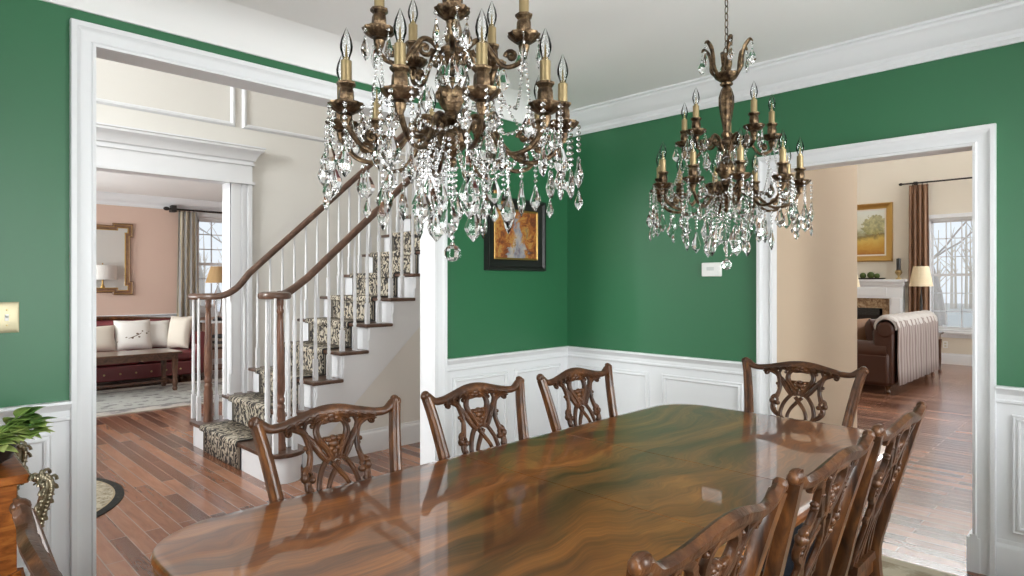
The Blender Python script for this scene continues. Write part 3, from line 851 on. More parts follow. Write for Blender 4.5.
# ------------------------------------------------------------------ dining chairs (back towards local +y)
def back_y(x, z):
    t = max(z - .45, 0) / .53
    return .205 + .13 * t ** 1.25 + .018 * (1 - min(abs(x) / .26, 1) ** 2) * min(t * 1.5, 1)
def strap(b, pts, hw, hd=.009, n=6, off=0.0, sec=((-1, 0), (-.84, -.62), (-.46, -.98), (0, -.70), (.46, -.98), (.84, -.62), (1, 0), (.62, .8), (-.62, .8))):
    """a carved strap in the plane of the back: pts are (x, z), hw half-widths along it"""
    P = catmull([(p[0], 0, p[1]) for p in pts], n); m = len(P)
    Wd = lerp_list(hw if hasattr(hw, '__len__') else [hw, hw], m)
    vs = []; fs = []
    for i in range(m):
        t = P[min(i + 1, m - 1)] - P[max(i - 1, 0)]; t = t.normalized()
        sd = Vector((t.z, 0, -t.x)); h = hd * min(1.0, .55 + .45 * Wd[i] / .012)
        for a, d in sec:
            q = P[i] + sd * (a * Wd[i])
            vs.append((q.x, back_y(q.x, q.z) + off + d * h, q.z))
    c = len(sec)
    for i in range(m - 1):
        for k in range(c):
            k2 = (k + 1) % c
            fs.append((i * c + k, i * c + k2, (i + 1) * c + k2, (i + 1) * c + k))
    fs.append(tuple(reversed(range(c)))); fs.append(tuple((m - 1) * c + k for k in range(c)))
    b.add(vs, fs)
def knob(b, x, z, rx, rz=None, ry=.013, off=0.0):
    b.ball((x, back_y(x, z) + off, z), (rx, ry, rz or rx), 8, 6)
def spiral(b, cx, cz, r0, r1, a0, turns, w0, w1, sgn=1):
    n = 14; pts = []
    for k in range(n + 1):
        t = k / n; a = a0 + sgn * turns * 2 * PI * t; r = r0 + (r1 - r0) * t
        pts.append((cx + r * math.cos(a), cz + r * math.sin(a)))
    strap(b, pts, [w0, w1], .011, 2)

def make_chair():
    root = thing('dining_chair', 'chair', 'chair', (0, 0, 0))
    # back posts run on down as the rear legs
    for s in (-1, 1):
        zs = [(.165, .007, .30), (.172, .20, .245), (.180, .44, .205), (.192, .58, None), (.210, .74, None), (.230, .88, None), (.246, .955, None)]
        path = catmull([(s * x, y if y is not None else back_y(s * x, z), z) for x, z, y in zs], 4)
        sec = [(-.9, -.75), (-.45, -1.0), (-.18, -.82), (.18, -.82), (.45, -1.0), (.9, -.75), (1, .3), (.7, .9), (-.7, .9), (-1, .3)]
        b = MB().tube(path, lerp_list([.019, .021, .023, .021, .019, .018, .017], len(path)), up=(0, 1, 0), sec=sec)
        b.build('back_post', 'mahogany', root, smooth=40)
    # serpentine crest rail with scrolled ears
    b = MB()
    pts = [(-.258, .961), (-.238, .957), (-.205, .938), (-.165, .937), (-.11, .945), (-.05, .957), (0, .961)]
    hw = [.015, .018, .0135, .0145, .018, .0205, .021]
    full = pts + [(-x, z) for x, z in pts[-2::-1]]
    strap(b, full, hw + hw[-2::-1], .015, 6, 0.0, ((-1, -.1), (-.8, -.7), (-.35, -1), (.2, -.92), (.7, -.62), (1, -.05), (.75, .7), (.2, 1), (-.5, .9)))
    for s in (-1, 1):
        knob(b, s * .248, .966, .017, .016, .017); knob(b, s * .260, .962, .009, .014, .013)
        spiral(b, s * .246, .968, .014, .004, 0, .9, .005, .004, s)
        for k in range(4):                                     # acanthus carving along the rail
            x = s * (.045 + .034 * k); z = .951 - .016 * (k / 3) ** 1.3
            strap(b, [(x - s * .018, z + .004), (x, z + .002), (x + s * .016, z - .010)], [.002, .006, .002], .005, 3, off=-.013)
            strap(b, [(x - s * .010, z - .008), (x + s * .004, z - .010), (x + s * .014, z - .016)], [.002, .004, .002], .005, 3, off=-.012)
    knob(b, 0, .948, .016, .010, .005, -.013)
    for x, z in ((-.018, .940), (.018, .940), (0, .936)): knob(b, x, z, .010, .008, .007, -.009)
    b.build('crest_rail', 'mahogany_carved', root, smooth=50)
    # pierced and interlaced splat
    b = MB()
    for s in (-1, 1):
        # outer C-scroll strap
        strap(b, [(s * .158, .914), (s * .142, .926), (s * .118, .921), (s * .096, .906), (s * .086, .872), (s * .084, .840), (s * .090, .812), (s * .098, .792)], [.007, .010, .012, .012, .010, .009, .010, .013], .011)
        spiral(b, s * .150, .914, .013, .004, PI / 2, .8, .006, .004, s)
        # scrolled waist leaf
        spiral(b, s * .097, .785, .019, .005, PI / 2, 1.0, .008, .005, -s)
        knob(b, s * .112, .776, .012, .016, .015); knob(b, s * .088, .768, .013, .012, .014); knob(b, s * .104, .757, .010, .012, .013); knob(b, s * .109, .793, .009, .010, .013)
        strap(b, [(s * .105, .765), (s * .104, .742), (s * .092, .722), (s * .068, .705), (s * .052, .68)], [.011, .012, .011, .010, .009], .011)
        knob(b, s * .098, .738, .010, .010, .013)
        # half of the oval ring, and the strap running on from it across to the other side
        strap(b, [(0, .941), (s * .026, .938), (s * .046, .925), (s * .054, .903), (s * .049, .880), (s * .034, .860), (s * .020, .838), (s * .010, .812)], [.010, .010, .010, .011, .012, .012, .011, .010], .012)
        strap(b, [(s * .100, .946), (s * .088, .934), (s * .093, .914), (s * .085, .892), (s * .062, .872)], [.010, .007, .006, .008, .010], .010)
        strap(b, [(s * .056, .932), (s * .072, .940), (s * .10, .938)], [.008, .009, .008], .010)
        strap(b, [(s * .102, .908), (s * .084, .888), (s * .064, .862), (s * .046, .834), (s * .026, .808)], [.008, .012, .013, .012, .010], .010)
        # small carved nibs round the ring and straps
        for x, z in ((.066, .922), (.090, .885), (.071, .880), (.098, .862), (.090, .85)):
            knob(b, s * x, z, .006, .008, .011)
        # crossing legs under the knot
        strap(b, [(s * .034, .812), (s * .050, .790), (s * .064, .760), (s * .070, .720), (s * .056, .68), (s * .036, .645), (s * .028, .60), (s * .034, .55), (s * .048, .51), (s * .054, .485)], [.009, .009, .009, .009, .009, .010, .010, .010, .011, .012], .010)
        strap(b, [(s * .014, .806), (s * -.010, .775), (s * -.030, .745), (s * -.040, .71), (s * -.030, .675), (s * -.012, .645), (s * .006, .61), (s * .014, .56), (s * .018, .50)], [.009, .009, .008, .008, .009, .010, .009, .009, .010], .009, off=.002 * s)
        strap(b, [(s * .052, .69), (s * .062, .655), (s * .056, .62), (s * .062, .58), (s * .078, .53), (s * .084, .485)], [.009, .010, .008, .008, .010, .012], .010)
        spiral(b, s * .066, .64, .014, .004, 0, .9, .006, .004, s)
    strap(b, [(-.036, .812), (-.02, .820), (0, .823), (.02, .820), (.036, .812)], [.008, .009, .010, .009, .008], .012)
    # ring top ornament and the carved tassel
    strap(b, [(-.055, .938), (-.03, .931), (0, .935), (.03, .931), (.055, .938)], [.010, .009, .011, .009, .010], .010)
    for x, z, rx, rz in ((0, .878, .013, .011), (-.019, .876, .010, .009), (.019, .876, .010, .009), (0, .862, .020, .013), (-.012, .848, .010, .010), (.012, .848, .010, .010), (0, .838, .010, .014), (0, .826, .007, .010)):
        knob(b, x, z, rx, rz, .014, -.003)
    strap(b, [(-.055, .872), (-.03, .878), (0, .876), (.03, .878), (.055, .872)], [.006, .007, .007, .007, .006], .009)
    b.prism([(-.10, .470), (.10, .470), (.088, .496), (-.088, .496)], .195, .235, 'y')
    b.build('splat', 'mahogany_carved', root, smooth=50)
    # seat frame, upholstered seat
    b = MB()
    fw, rw = .265, .185; yf, yr = -.235, .195
    b.prism([(-fw, yf), (fw, yf), (rw + .01, yr + .015), (-rw - .01, yr + .015)], .395, .452)
    b.build('seat_rail', 'mahogany', root, bevel=.006)
    rows = []
    for z, ins in ((.445, 0), (.462, -.004), (.478, .006), (.487, .03), (.490, .08)):
        f2, r2 = fw - ins, rw - ins * .8
        ring = []
        for a, c in (((-f2, yf + ins), (f2, yf + ins)), ((f2, yf + ins), (r2, yr - ins)), ((r2, yr - ins), (-r2, yr - ins)), ((-r2, yr - ins), (-f2, yf + ins))):
            for k in range(6):
                t = k / 6; ring.append((a[0] + (c[0] - a[0]) * t, a[1] + (c[1] - a[1]) * t, z))
        rows.append(ring)
    b = MB().grid(rows, closed_u=True); b.add(rows[-1], [tuple(range(24))])
    weld_build(b, 'seat', 'seat_blue', root)
    # front cabriole legs with ball-and-claw feet, side stretchers
    for s in (-1, 1):
        path = catmull([(s * .235, -.205, .43), (s * .250, -.225, .36), (s * .244, -.222, .26), (s * .228, -.20, .14), (s * .230, -.205, .07), (s * .240, -.222, .03)], 5)
        b = MB().tube(path, lerp_list([.036, .036, .027, .017, .017, .024], len(path)), 10)
        b.ball((s * .241, -.226, .030), (.032, .034, .030))
        for k in range(4):
            a = k * PI / 2 + PI / 4
            b.tube([(s * .237 + .02 * math.cos(a), -.215 + .02 * math.sin(a), .065), (s * .241 + .034 * math.cos(a), -.226 + .035 * math.sin(a), .035), (s * .241 + .028 * math.cos(a), -.226 + .03 * math.sin(a), .008)], [.009, .009, .006], 6)
        b.build('leg', 'mahogany_carved', root)
    index_children(root)
    return root

CG = 'carved dining chairs round the table'
chair = make_chair()
spots = [
    (1.030, 1.53, 0, 1.0, 'carved mahogany chair on the stair side of the table, nearest the newel posts'),
    (1.660, 1.53, 0, 1.0, 'carved chair on the stair side of the table, in front of the white jamb'),
    (2.285, 1.53, 0, 1.0, 'carved mahogany chair on the stair side of the table, nearest the green corner'),
    (1.045, .855, PI, 1.02, 'nearest of the three carved chairs seen edge-on along the right side of the table'),
    (1.636, .855, PI, 1.02, 'middle of the three carved chairs seen edge-on along the right side of the table'),
    (2.222, .855, PI, 1.0, 'farthest of the three edge-on carved chairs, beside the shiny floor of the doorway'),
    (2.945, 1.215, -PI / 2, 1.15, 'carved chair at the far end of the table, before the white doorway casing'),
    (.512, 1.205, PI / 2, 1.03, 'carved chair at the near end of the table, one ear showing below the console'),
]
for i, (x, y, a, sx, lab) in enumerate(spots):
    o = chair if i == 0 else copy_tree(chair)
    o.location = (x, y, 0.0085); o.rotation_euler = (0, 0, a); o.scale = (sx, 1, 1)
    o['label'] = lab; o['group'] = CG

# ------------------------------------------------------------------ rugs
o = MB().box(-1.65, -1.5, 0, 1.65, 1.5, .008).build('dining_rug', persian_mat('beige_dining_rug', (0.46, 0.40, 0.30), (0.30, 0.25, 0.17), (0.50, 0.45, 0.34), 1.65, 1.5, .3), smooth=0)
o.location = (1.93, 1.15, 0); tag(o, 'beige patterned rug under the dining table, its edge at the doorway floor', 'rug')
rx, ry = .74, .74
o = MB().lathe([(.999, 0), (1.0, .006), (.985, .010), (0.0, .010)], 48).build('oval_rug', round_rug_mat(1, 1), smooth=40)
o.location = (.41, 4.92, 0); o.scale = (rx, ry, 1); tag(o, 'round cream rug with a black floral border on the stair hall floor', 'rug')
o = MB().box(-1.6, -.90, 0, 1.6, .90, .010).build('parlour_rug', persian_mat('pale_persian_rug', (0.42, 0.43, 0.40), (0.20, 0.19, 0.19), (0.50, 0.47, 0.42), 1.6, .90, .26), smooth=0)
o.location = (1.9, 8.50, 0); tag(o, 'pale grey patterned rug under the coffee table in the pink room', 'rug')

# ------------------------------------------------------------------ chandeliers
def pendant_mb(b, top, L, w, spin=0.0, depth=.42):
    prof = [(.10, 0), (.30, .10), (.42, .24), (.86, .50), (1.0, .62), (.74, .80), (.06, 1.0)]
    vs = []; fs = []; n = 8; ca, sa = math.cos(spin), math.sin(spin)
    for r, t in prof:
        for k in range(n):
            a = 2 * PI * (k + .5) / n
            x = r * w * math.cos(a); y = r * w * depth * math.sin(a) * (1.0 if r > .4 else 1.6)
            vs.append((top[0] + x * ca - y * sa, top[1] + x * sa + y * ca, top[2] - L * t))
    for i in range(len(prof) - 1):
        for k in range(n):
            k2 = (k + 1) % n
            fs.append((i * n + k, i * n + k2, (i + 1) * n + k2, (i + 1) * n + k))
    fs.append(tuple(range(n))); fs.append(tuple((len(prof) - 1) * n + k for k in range(n)))
    b.add(vs, fs)
def bead_string(b, pts, r=.0055, gap=.0145):
    P = [Vector(p) for p in pts]; acc = 0.0; last = P[0]; nxt = gap * .5; tot = 0
    b.tube(P, .0010, 4)
    for i in range(1, len(P)):
        seg = P[i] - P[i - 1]; l = seg.length; d = 0
        while tot + l >= nxt:
            t = (nxt - tot) / l; q = P[i - 1] + seg * t
            b.ball(q, r, 6, 4); nxt += gap
        tot += l
E_PT = []
def pendant(parent, top, strand, L, w, spin, tail=0.0):
    """one pendant part: the faceted drop, with its bead string as a sub-part"""
    b = MB(); x, y, z = top
    pendant_mb(b, (x, y, z - strand - .006), L, w, spin)
    if tail:
        pendant_mb(b, (x, y, z - strand - L - .010), tail, tail * .29, spin + .4)
    d = b.build('crystal_drop', 'crystal', parent, smooth=0)
    s = MB()
    if tail: s.tube([(x, y, z - strand), (x, y, z - strand - L - .014)], .0009, 4)
    if strand > .02:
        bead_string(s, [(x, y, z), (x, y, z - strand)])
    else:
        s.tube([(x, y, z), (x, y, z - strand - .002)], .001, 4); s.ball((x, y, z - strand * .5), .0055, 6, 4)
    s.tube([(x, y, z - strand + .001), (x, y, z - strand - .009)], .0011, 4)
    s.build('bead_strand', 'crystal', d, smooth=0)
    return d

def make_chandelier(label, phase_low, phase_up):
    ZB = 1.44
    root = thing('chandelier', label, 'chandelier', (0, 0, ZB), group='crystal chandeliers over the dining table')
    rt = Matrix.Translation((0, 0, -ZB))
    def put(b, name, mat, parent=None, smooth=35):
        b.move(rt); return b.build(name, mat, parent or root, smooth=smooth)
    # turned and cast bronze column
    b = MB()
    b.lathe([(.003, 1.675), (.009, 1.683), (.011, 1.69), (.006, 1.70), (.014, 1.712), (.030, 1.722), (.040, 1.738), (.042, 1.752), (.030, 1.765), (.022, 1.775), (.034, 1.785), (.036, 1.795), (.022, 1.806), (.018, 1.815)], 20, lobes=10, amp=.05)
    b.lathe([(.018, 1.813), (.030, 1.828), (.036, 1.850), (.034, 1.870), (.024, 1.886), (.014, 1.893), (.022, 1.899)], 20, lobes=8, amp=.07)
    b.lathe([(.020, 1.897), (.012, 1.908), (.013, 1.925), (.024, 1.940), (.036, 1.952), (.036, 1.966), (.024, 1.974), (.013, 1.985)], 20, lobes=8, amp=.05)
    b.lathe([(.013, 1.983), (.018, 1.99), (.019, 2.0), (.012, 2.008), (.014, 2.03), (.022, 2.075), (.028, 2.12), (.028, 2.15), (.020, 2.18), (.014, 2.192), (.022, 2.198), (.024, 2.206), (.014, 2.214)], 24, lobes=8, amp=.10)
    for k in range(8):
        a = 2 * PI * k / 8
        b.ball((.034 * math.cos(a), .034 * math.sin(a), 1.852), (.011, .011, .013), 6, 5)
    put(b, 'column', 'bronze')
    # crown bowl with upright leaves
    b = MB()
    b.lathe([(.012, 2.208), (.024, 2.214), (.042, 2.228), (.050, 2.243), (.046, 2.246), (.032, 2.234), (.0, 2.230)], 20, lobes=10, amp=.05)
    b.lathe([(.006, 2.23), (.010, 2.27), (.006, 2.31), (.009, 2.33), (.0, 2.335)], 10)
    b.tube([(.014 * math.cos(a), 0, 2.343 + .014 * math.sin(a)) for a in [2 * PI * k / 12 for k in range(13)]], .0025, 6)
    cr = put(b, 'crown', 'bronze')
    for k in range(6):
        a = 2 * PI * k / 6 + .4; ca, sa = math.cos(a), math.sin(a)
        path = catmull([(r * ca, r * sa, z) for r, z in ((.040, 2.236), (.062, 2.265), (.066, 2.31), (.076, 2.345), (.095, 2.366), (.106, 2.356))], 4)
        q = MB().tube(path, lerp_list([.008, .012, .010, .012, .010, .004], len(path)), 6, flat=.6)
        q.move(rt); q.build('crown_leaf', 'bronze', cr)
        pendant(root, (.104 * ca, .104 * sa, 2.354 - ZB), .020, .066, .018, a + .6)
    # chain and ceiling canopy
    b = MB(); z = 2.352; k = 0
    while z < DZ - .03:
        ring = []
        for i in range(13):
            a = 2 * PI * i / 12; u = .0075 * math.cos(a); h = .017 * math.sin(a)
            ring.append((u if k % 2 else 0, 0 if k % 2 else u, z + .014 + h))
        b.tube(ring, .0020, 6); z += .0285; k += 1
    put(b, 'chain', 'bronze')
    put(MB().lathe([(.0, DZ - .045), (.012, DZ - .04), (.03, DZ - .025), (.055, DZ - .012), (.06, DZ - .001)], 20), 'ceiling_canopy', 'bronze')
    # candle arms
    def arm(a, R, zc, pts, wire):
        ca, sa = math.cos(a), math.sin(a)
        P = catmull([(r * ca, r * sa, z) for r, z in pts], 6)
        b = MB().tube(P, lerp_list([.0065, .0072, .0066, .0058, .006, .0068, .006], len(P)), 8)
        # scrolls and leaves cast on the arm
        for (r, z, rr, s) in wire:
            sp = [((r + (rr * (1 - .75 * t)) * math.cos(2.2 * PI * t * s + PI)) * ca, (r + (rr * (1 - .75 * t)) * math.cos(2.2 * PI * t * s + PI)) * sa, z + rr * (1 - .75 * t) * math.sin(2.2 * PI * t * s + PI)) for t in [i / 12 for i in range(13)]]
            b.tube(sp, lerp_list([.0065, .0045], 13), 6)
            b.ball((r * ca, r * sa, z), .006, 6, 5)
        c = (R * ca, R * sa, 0)
        b.lathe([(.006, zc - .05), (.011, zc - .038), (.014, zc - .026), (.009, zc - .016), (.012, zc - .008)], 10, c)
        o = put(b, 'arm', 'bronze')
        q = MB().lathe([(.006, zc - .012), (.018, zc - .011), (.029, zc - .006), (.037, zc + .003), (.0395, zc + .002), (.038, zc - .003), (.030, zc - .011), (.018, zc - .019), (.006, zc - .018)], 48, c, lobes=12, amp=.045)
        q.move(rt); q.build('bobeche', 'bronze', o)
        q = MB().lathe([(.008, zc - .01), (.017, zc - .002), (.013, zc + .006), (.0175, zc + .014), (.0165, zc + .032), (.014, zc + .038), (.0205, zc + .045), (.021, zc + .050), (.010, zc + .051)], 14, c, lobes=7, amp=.05)
        q.move(rt); q.build('candle_cup', 'bronze', o)
        q = MB().lathe([(.0122, zc + .046), (.0122, zc + .098), (.0095, zc + .100), (.0, zc + .100)], 14, c)
        q.move(rt); q.build('candle_sleeve', 'candle', o)
        q = MB().lathe([(.0070, zc + .098), (.0085, zc + .107), (.0135, zc + .122), (.0145, zc + .132), (.0115, zc + .147), (.0055, zc + .162), (.0012, zc + .172), (.0, zc + .174)], 12, c)
        q.move(rt); bu = q.build('bulb', 'bulb', o, smooth=60)
        q = MB().lathe([(.0062, zc + .097), (.0064, zc + .106), (.003, zc + .109), (.001, zc + .135), (.0, zc + .136)], 8, c)
        q.move(rt); q.build('bulb_base', 'brass', o)
        return o
    ZL, ZU, RL, RU = 1.785, 1.988, .275, .182
    low = [(.030, 1.755), (.062, 1.790), (.098, 1.778), (.130, 1.725), (.178, 1.688), (.232, 1.695), (.264, 1.726), (RL, 1.752)]
    upp = [(.022, 1.930), (.045, 1.975), (.075, 1.985), (.100, 1.955), (.130, 1.918), (.162, 1.918), (.184, 1.938), (RU, 1.955)]
    for k in range(10):
        a = phase_low + k * PI / 5; ca, sa = math.cos(a), math.sin(a)
        arm(a, RL, ZL, low, ((.088, 1.768, .020, 1), (.215, 1.722, .016, -1)))
        for j in range(5):                       # drops round the bobeche
            aa = a + (j - 2) * 2 * PI / 5.6 * (1 if k % 2 else -1); x = RL * ca + .040 * math.cos(aa); y = RL * sa + .040 * math.sin(aa)
            if j in (0, 4): pendant(root, (x, y, ZL - ZB - .002), .010, .060, .0185, random.uniform(0, PI))
            elif j == 2: pendant(root, (x, y, ZL - ZB - .002), .075, .080, .0245, a + PI / 2 + random.uniform(-.9, .9), .050)
            else: pendant(root, (x, y, ZL - ZB - .002), .100 + .014 * (j - 2), .074, .0205, random.uniform(0, PI))
        pendant(root, (.172 * ca, .172 * sa, 1.690 - ZB), .040 + .035 * (k % 2), .092, .0255, a + PI / 2 + random.uniform(-.5, .5))
        a2 = a + PI / 10
        pendant(root, (.082 * math.cos(a2), .082 * math.sin(a2), 1.735 - ZB), .095 + .045 * (k % 2), .095, .0255, a2 + PI / 2 + random.uniform(-.4, .4))
        # bead swag to the next arm and up to the upper tier
        b = MB(); q0 = Vector((.24 * ca, .24 * sa, 1.775)); an = a + PI / 5
        q1 = Vector((.24 * math.cos(an), .24 * math.sin(an), 1.775))
        bead_string(b, [q0.lerp(q1, t) - Vector((0, 0, .06 * 4 * t * (1 - t))) for t in [i / 10 for i in range(11)]], .0045, .0125)
        put(b, 'bead_swag', 'crystal', smooth=0)
        b = MB(); q0 = Vector((.036 * ca, .036 * sa, 1.77))
        q1 = Vector((.165 * ca, .165 * sa, 1.70))
        bead_string(b, [q0.lerp(q1, t) - Vector((0, 0, .075 * 4 * t * (1 - t))) for t in [i / 10 for i in range(11)]], .005, .0135)
        put(b, 'bead_swag', 'crystal', smooth=0)
    for k in range(5):
        a = phase_up + k * PI / 2.5; ca, sa = math.cos(a), math.sin(a)
        arm(a, RU, ZU, upp, ((.070, 1.962, .019, 1), (.150, 1.940, .015, -1)))
        for j in range(3):
            aa = a + (j - 1) * 1.7 + .3; x = RU * ca + .036 * math.cos(aa); y = RU * sa + .036 * math.sin(aa)
            pendant(root, (x, y, ZU - ZB - .002), .012, .060, .0165, random.uniform(0, PI))
        pendant(root, (.118 * ca, .118 * sa, 1.930 - ZB), .012, .078, .021, a + PI / 2)
        for da in (-PI / 5, PI / 5):
            b = MB(); q0 = Vector((RU * ca, RU * sa, ZU - .01)); al = a + da
            q1 = Vector((.235 * math.cos(al), .235 * math.sin(al), ZL - .01))
            bead_string(b, [q0.lerp(q1, t) - Vector((0, 0, .05 * 4 * t * (1 - t))) for t in [i / 10 for i in range(11)]], .0045, .0125)
            put(b, 'bead_swag', 'crystal', smooth=0)
        a2 = a + PI / 5
        pendant(root, (.036 * math.cos(a2), .036 * math.sin(a2), 1.952 - ZB), .010, .072, .020, a2 + PI / 2)
    # lowest strand with its faceted ball
    b = MB(); bead_string(b, [(0, 0, 1.678), (0, 0, 1.482)], .006, .0155); st = put(b, 'bead_strand', 'crystal', smooth=0)
    b = MB().ball((0, 0, 1.462), .0215, 10, 7); b.move(rt); b.build('crystal_ball', 'crystal', st, smooth=0)
    index_children(root)
    return root
c1 = make_chandelier('large crystal and bronze chandelier hanging nearest, in front of the staircase', 0, math.radians(-13))
c2 = copy_tree(c1)
E_ROT = -PI * .75                      # direction from a chandelier to the camera
c1.location = (1.005, 1.215, 1.44); c1.rotation_euler = (0, 0, E_ROT + math.radians(18.2))
c2.location = (2.45, 1.205, 1.44); c2.rotation_euler = (0, 0, E_ROT + math.radians(27.4))
c2['label'] = 'crystal and bronze chandelier on a chain farther off, before the white doorway'

# ------------------------------------------------------------------ staircase
RISE, RUN, NX = .21, .231, 1.85          # nosing of step n at x = NX + (n-1)*RUN, z = n*RISE
YA, YB = 4.445, 5.657                     # tread ends
NST = 14
def nose(n): return NX + (n - 1) * RUN
st = thing('staircase', 'white and walnut staircase with carpeted steps climbing to the right in the hall', 'staircase', (1.88, 5.1, 0))
ox, oy = 1.88, 5.1
def sb(b): b.v = [(p[0] - ox, p[1] - oy, p[2]) for p in b.v]; return b
# flared starting step with rounded ends
def bull(inset):
    r = .155 - inset; x0 = 1.85 + inset
    cn, cf = (2.0, 4.30), (2.0, 5.70)
    return [(x0, cf[1]), (x0, cn[1])] + arc(cn[0], cn[1], r, PI, 2 * PI, 12) + [(2.155 - inset, YA + .03), (2.155 - inset, YB - .03)] + arc(cf[0], cf[1], r, 0, PI, 12)
sb(MB().prism(bull(.03), 0, RISE - .028)).build('starting_step', 'white', st)
sb(MB().prism(bull(0), RISE - .028, RISE)).build('tread', 'stair_wood', st, bevel=.008)
for n in range(2, NST + 1):
    x = nose(n); z = n * RISE
    x1 = min(x + RUN + .03, 5.14)
    sb(MB().box(x, YA, z - .028, x1, YB, z)).build('tread', 'stair_wood', st, bevel=.008)
    sb(MB().box(x + .03, YA + .03, z - RISE, x + .045, YB - .03, z - .028)).build('riser', 'white', st, smooth=0)
for yy0, yy1 in ((YA + .022, YA + .06), (YB - .06, YB - .022)):
    up = []
    for n in range(2, NST + 1):
        x = nose(n) + .036; up += [(x, (n - 1) * RISE - .028 if n > 2 else .0), (x, n * RISE - .028)]
    xe = nose(NST) + RUN + .03
    up += [(xe, NST * RISE - .028)]
    zb = lambda x: .425 + .91 * (x - 2.688)
    poly = [(2.2, 0.0), (nose(2) + .036, 0)] + up[1:] + [(xe, zb(xe)), (2.25, max(zb(2.25), 0.0))]
    sb(MB().prism(poly[1:], yy0, yy1, 'y')).build('stringer', 'white', st, smooth=0)
# scroll brackets under the tread ends
for n in range(2, NST):
    x = nose(n) + .04; z = n * RISE - .028
    p = [(x, z), (x + .19, z), (x + .185, z - .02), (x + .14, z - .028), (x + .10, z - .05), (x + .05, z - .06), (x + .02, z - .09), (x, z - .10)]
    sb(MB().prism(p, YA + .014, YA + .024, 'y')).build('bracket', 'white', st, smooth=0)
# newel posts
NP = [(1.985, 4.30, 1.275), (1.965, 5.63, 1.245)]
for x, y, zt in NP:
    pr = [(.040, RISE), (.040, .24), (.034, .26), (.036, .28), (.036, .46), (.030, .49), (.034, .505), (.034, .52), (.026, .535), (.031, .55), (.031, .57), (.025, .585), (.033, .62), (.034, .68), (.028, .90), (.022, 1.12), (.019, 1.17), (.025, 1.18), (.025, 1.195), (.019, 1.21), (.024, 1.235), (.024, zt)]
    sb(MB().lathe(pr, 16, (x, y, 0))).build('newel_post', 'newel_wood', st)
# balusters: square foot, then a slim turned shaft
def baluster(x, y, zb, zt):
    b = MB(); h = zt - zb; s = .0155
    b.box(x - s, y - s, zb, x + s, y + s, zb + h * .20)
    pr = [(.0155, h * .19), (.012, h * .21), (.0165, h * .225), (.012, h * .245), (.0145, h * .30), (.0135, h * .5), (.0105, h * .8), (.0085, h * .97), (.0085, h)]
    b.lathe([(r, z + zb) for r, z in pr], 8, (x, y, 0))
    return sb(b).build('baluster', 'white', st)
def slope_near(x): return (x - NX) / RUN * RISE + RISE + .80
def slope_far(x): return (x - NX) / RUN * RISE + RISE + .855
XE = 4.95
near = catmull([(2.02, 4.40, 1.302), (2.07, 4.47, 1.302), (2.14, 4.52, 1.315), (2.22, 4.535, 1.362), (2.31, 4.535, slope_near(2.31))], 5) + [Vector((XE, 4.535, slope_near(XE)))]
far = catmull([(1.90, 5.845, 1.268), (1.915, 5.79, 1.268), (1.955, 5.69, 1.268), (2.02, 5.62, 1.270), (2.10, 5.60, 1.288), (2.20, 5.60, 1.352), (2.30, 5.60, slope_far(2.30))], 5) + [Vector((XE, 5.60, slope_far(XE)))]
RS = [(-1, -.25), (-.72, -.85), (.72, -.85), (1, -.25), (.92, .35), (.55, .85), (0, 1.0), (-.55, .85), (-.92, .35)]
for P in (near, far):
    sb(MB().tube(P, .029, up=(0, 0, 1), sec=RS)).build('handrail', 'stair_wood', st, smooth=50)
sb(MB().lathe([(.09, 1.272), (.106, 1.276), (.112, 1.290), (.112, 1.305), (.104, 1.318), (.075, 1.325), (.0, 1.328)], 28, (1.958, 4.328, 0))).build('volute_cap', 'stair_wood', st)
sb(MB().ball((1.90, 5.85, 1.268), (.032, .032, .026))).build('volute_cap', 'stair_wood', st)
for n in range(2, NST):
    for dx in (.065, .18):
        x = nose(n) + dx
        if x > 4.9: continue
        if n > 2 or dx > .1:
            pass
        baluster(x, 4.535, n * RISE, slope_near(x) - .02)
        baluster(x, 5.60, n * RISE, slope_far(x) - .02)
for x, y in ((1.915, 4.225), (1.895, 4.315), (1.945, 4.40), (2.07, 4.345), (2.06, 4.235), (2.075, 4.50)):
    baluster(x, y, RISE, 1.28)
for x, y in ((1.915, 5.84), (1.912, 5.70), (2.04, 5.655), (2.10, 5.61), (2.03, 5.78)):
    baluster(x, y, RISE, 1.255)
# carpet runner laid over the steps
yc, hw_ = 5.09, .378
prof = [(1.871, 0.002)]
pts = []
for n in range(1, NST + 1):
    x = nose(n); z = n * RISE
    xr = x + .03 if n > 1 else 1.88
    pts += [(xr - .008, z - RISE + (.008 if n > 1 else .002)), (xr - .008, z - .034), (x - .007, z - .030), (x - .011, z - .014), (x - .004, z + .006), (x + .012, z + .009), (x + RUN + .02, z + .009)]
rows = []
for px_, pz_ in pts:
    rows.append([(px_ - 1.88, hw_ * t, pz_) for t in (-1, -.5, 0, .5, 1)])
b = MB().grid(rows)
o = b.build('stair_runner', 'runner', smooth=50)
md = o.modifiers.new('pile', 'SOLIDIFY'); md.thickness = .007; md.offset = 0
o.location = (1.88, yc, 0); tag(o, 'black and cream leaf-patterned carpet runner laid down the stairs', 'stair carpet')
# wall below the flight and its base
zb = lambda x: .425 + .91 * (x - 2.688)
struct(MB().prism([(2.24, 0), (5.15, 0), (5.15, zb(5.15)), (2.24, zb(2.24))], YA + .03, YA + .10, 'y').build('wall_stair', 'cream', smooth=0))
trim(MB().mould([(5.15, YA + .03, 0), (2.235, YA + .03, 0)], BAS, (0, 0, 1)), name='baseboard_stair')
struct(MB().prism([(2.24, 0), (5.15, 0), (5.15, zb(5.15)), (2.24, zb(2.24))], YB - .10, YB - .03, 'y').build('wall_stair_rear', 'cream', smooth=0))

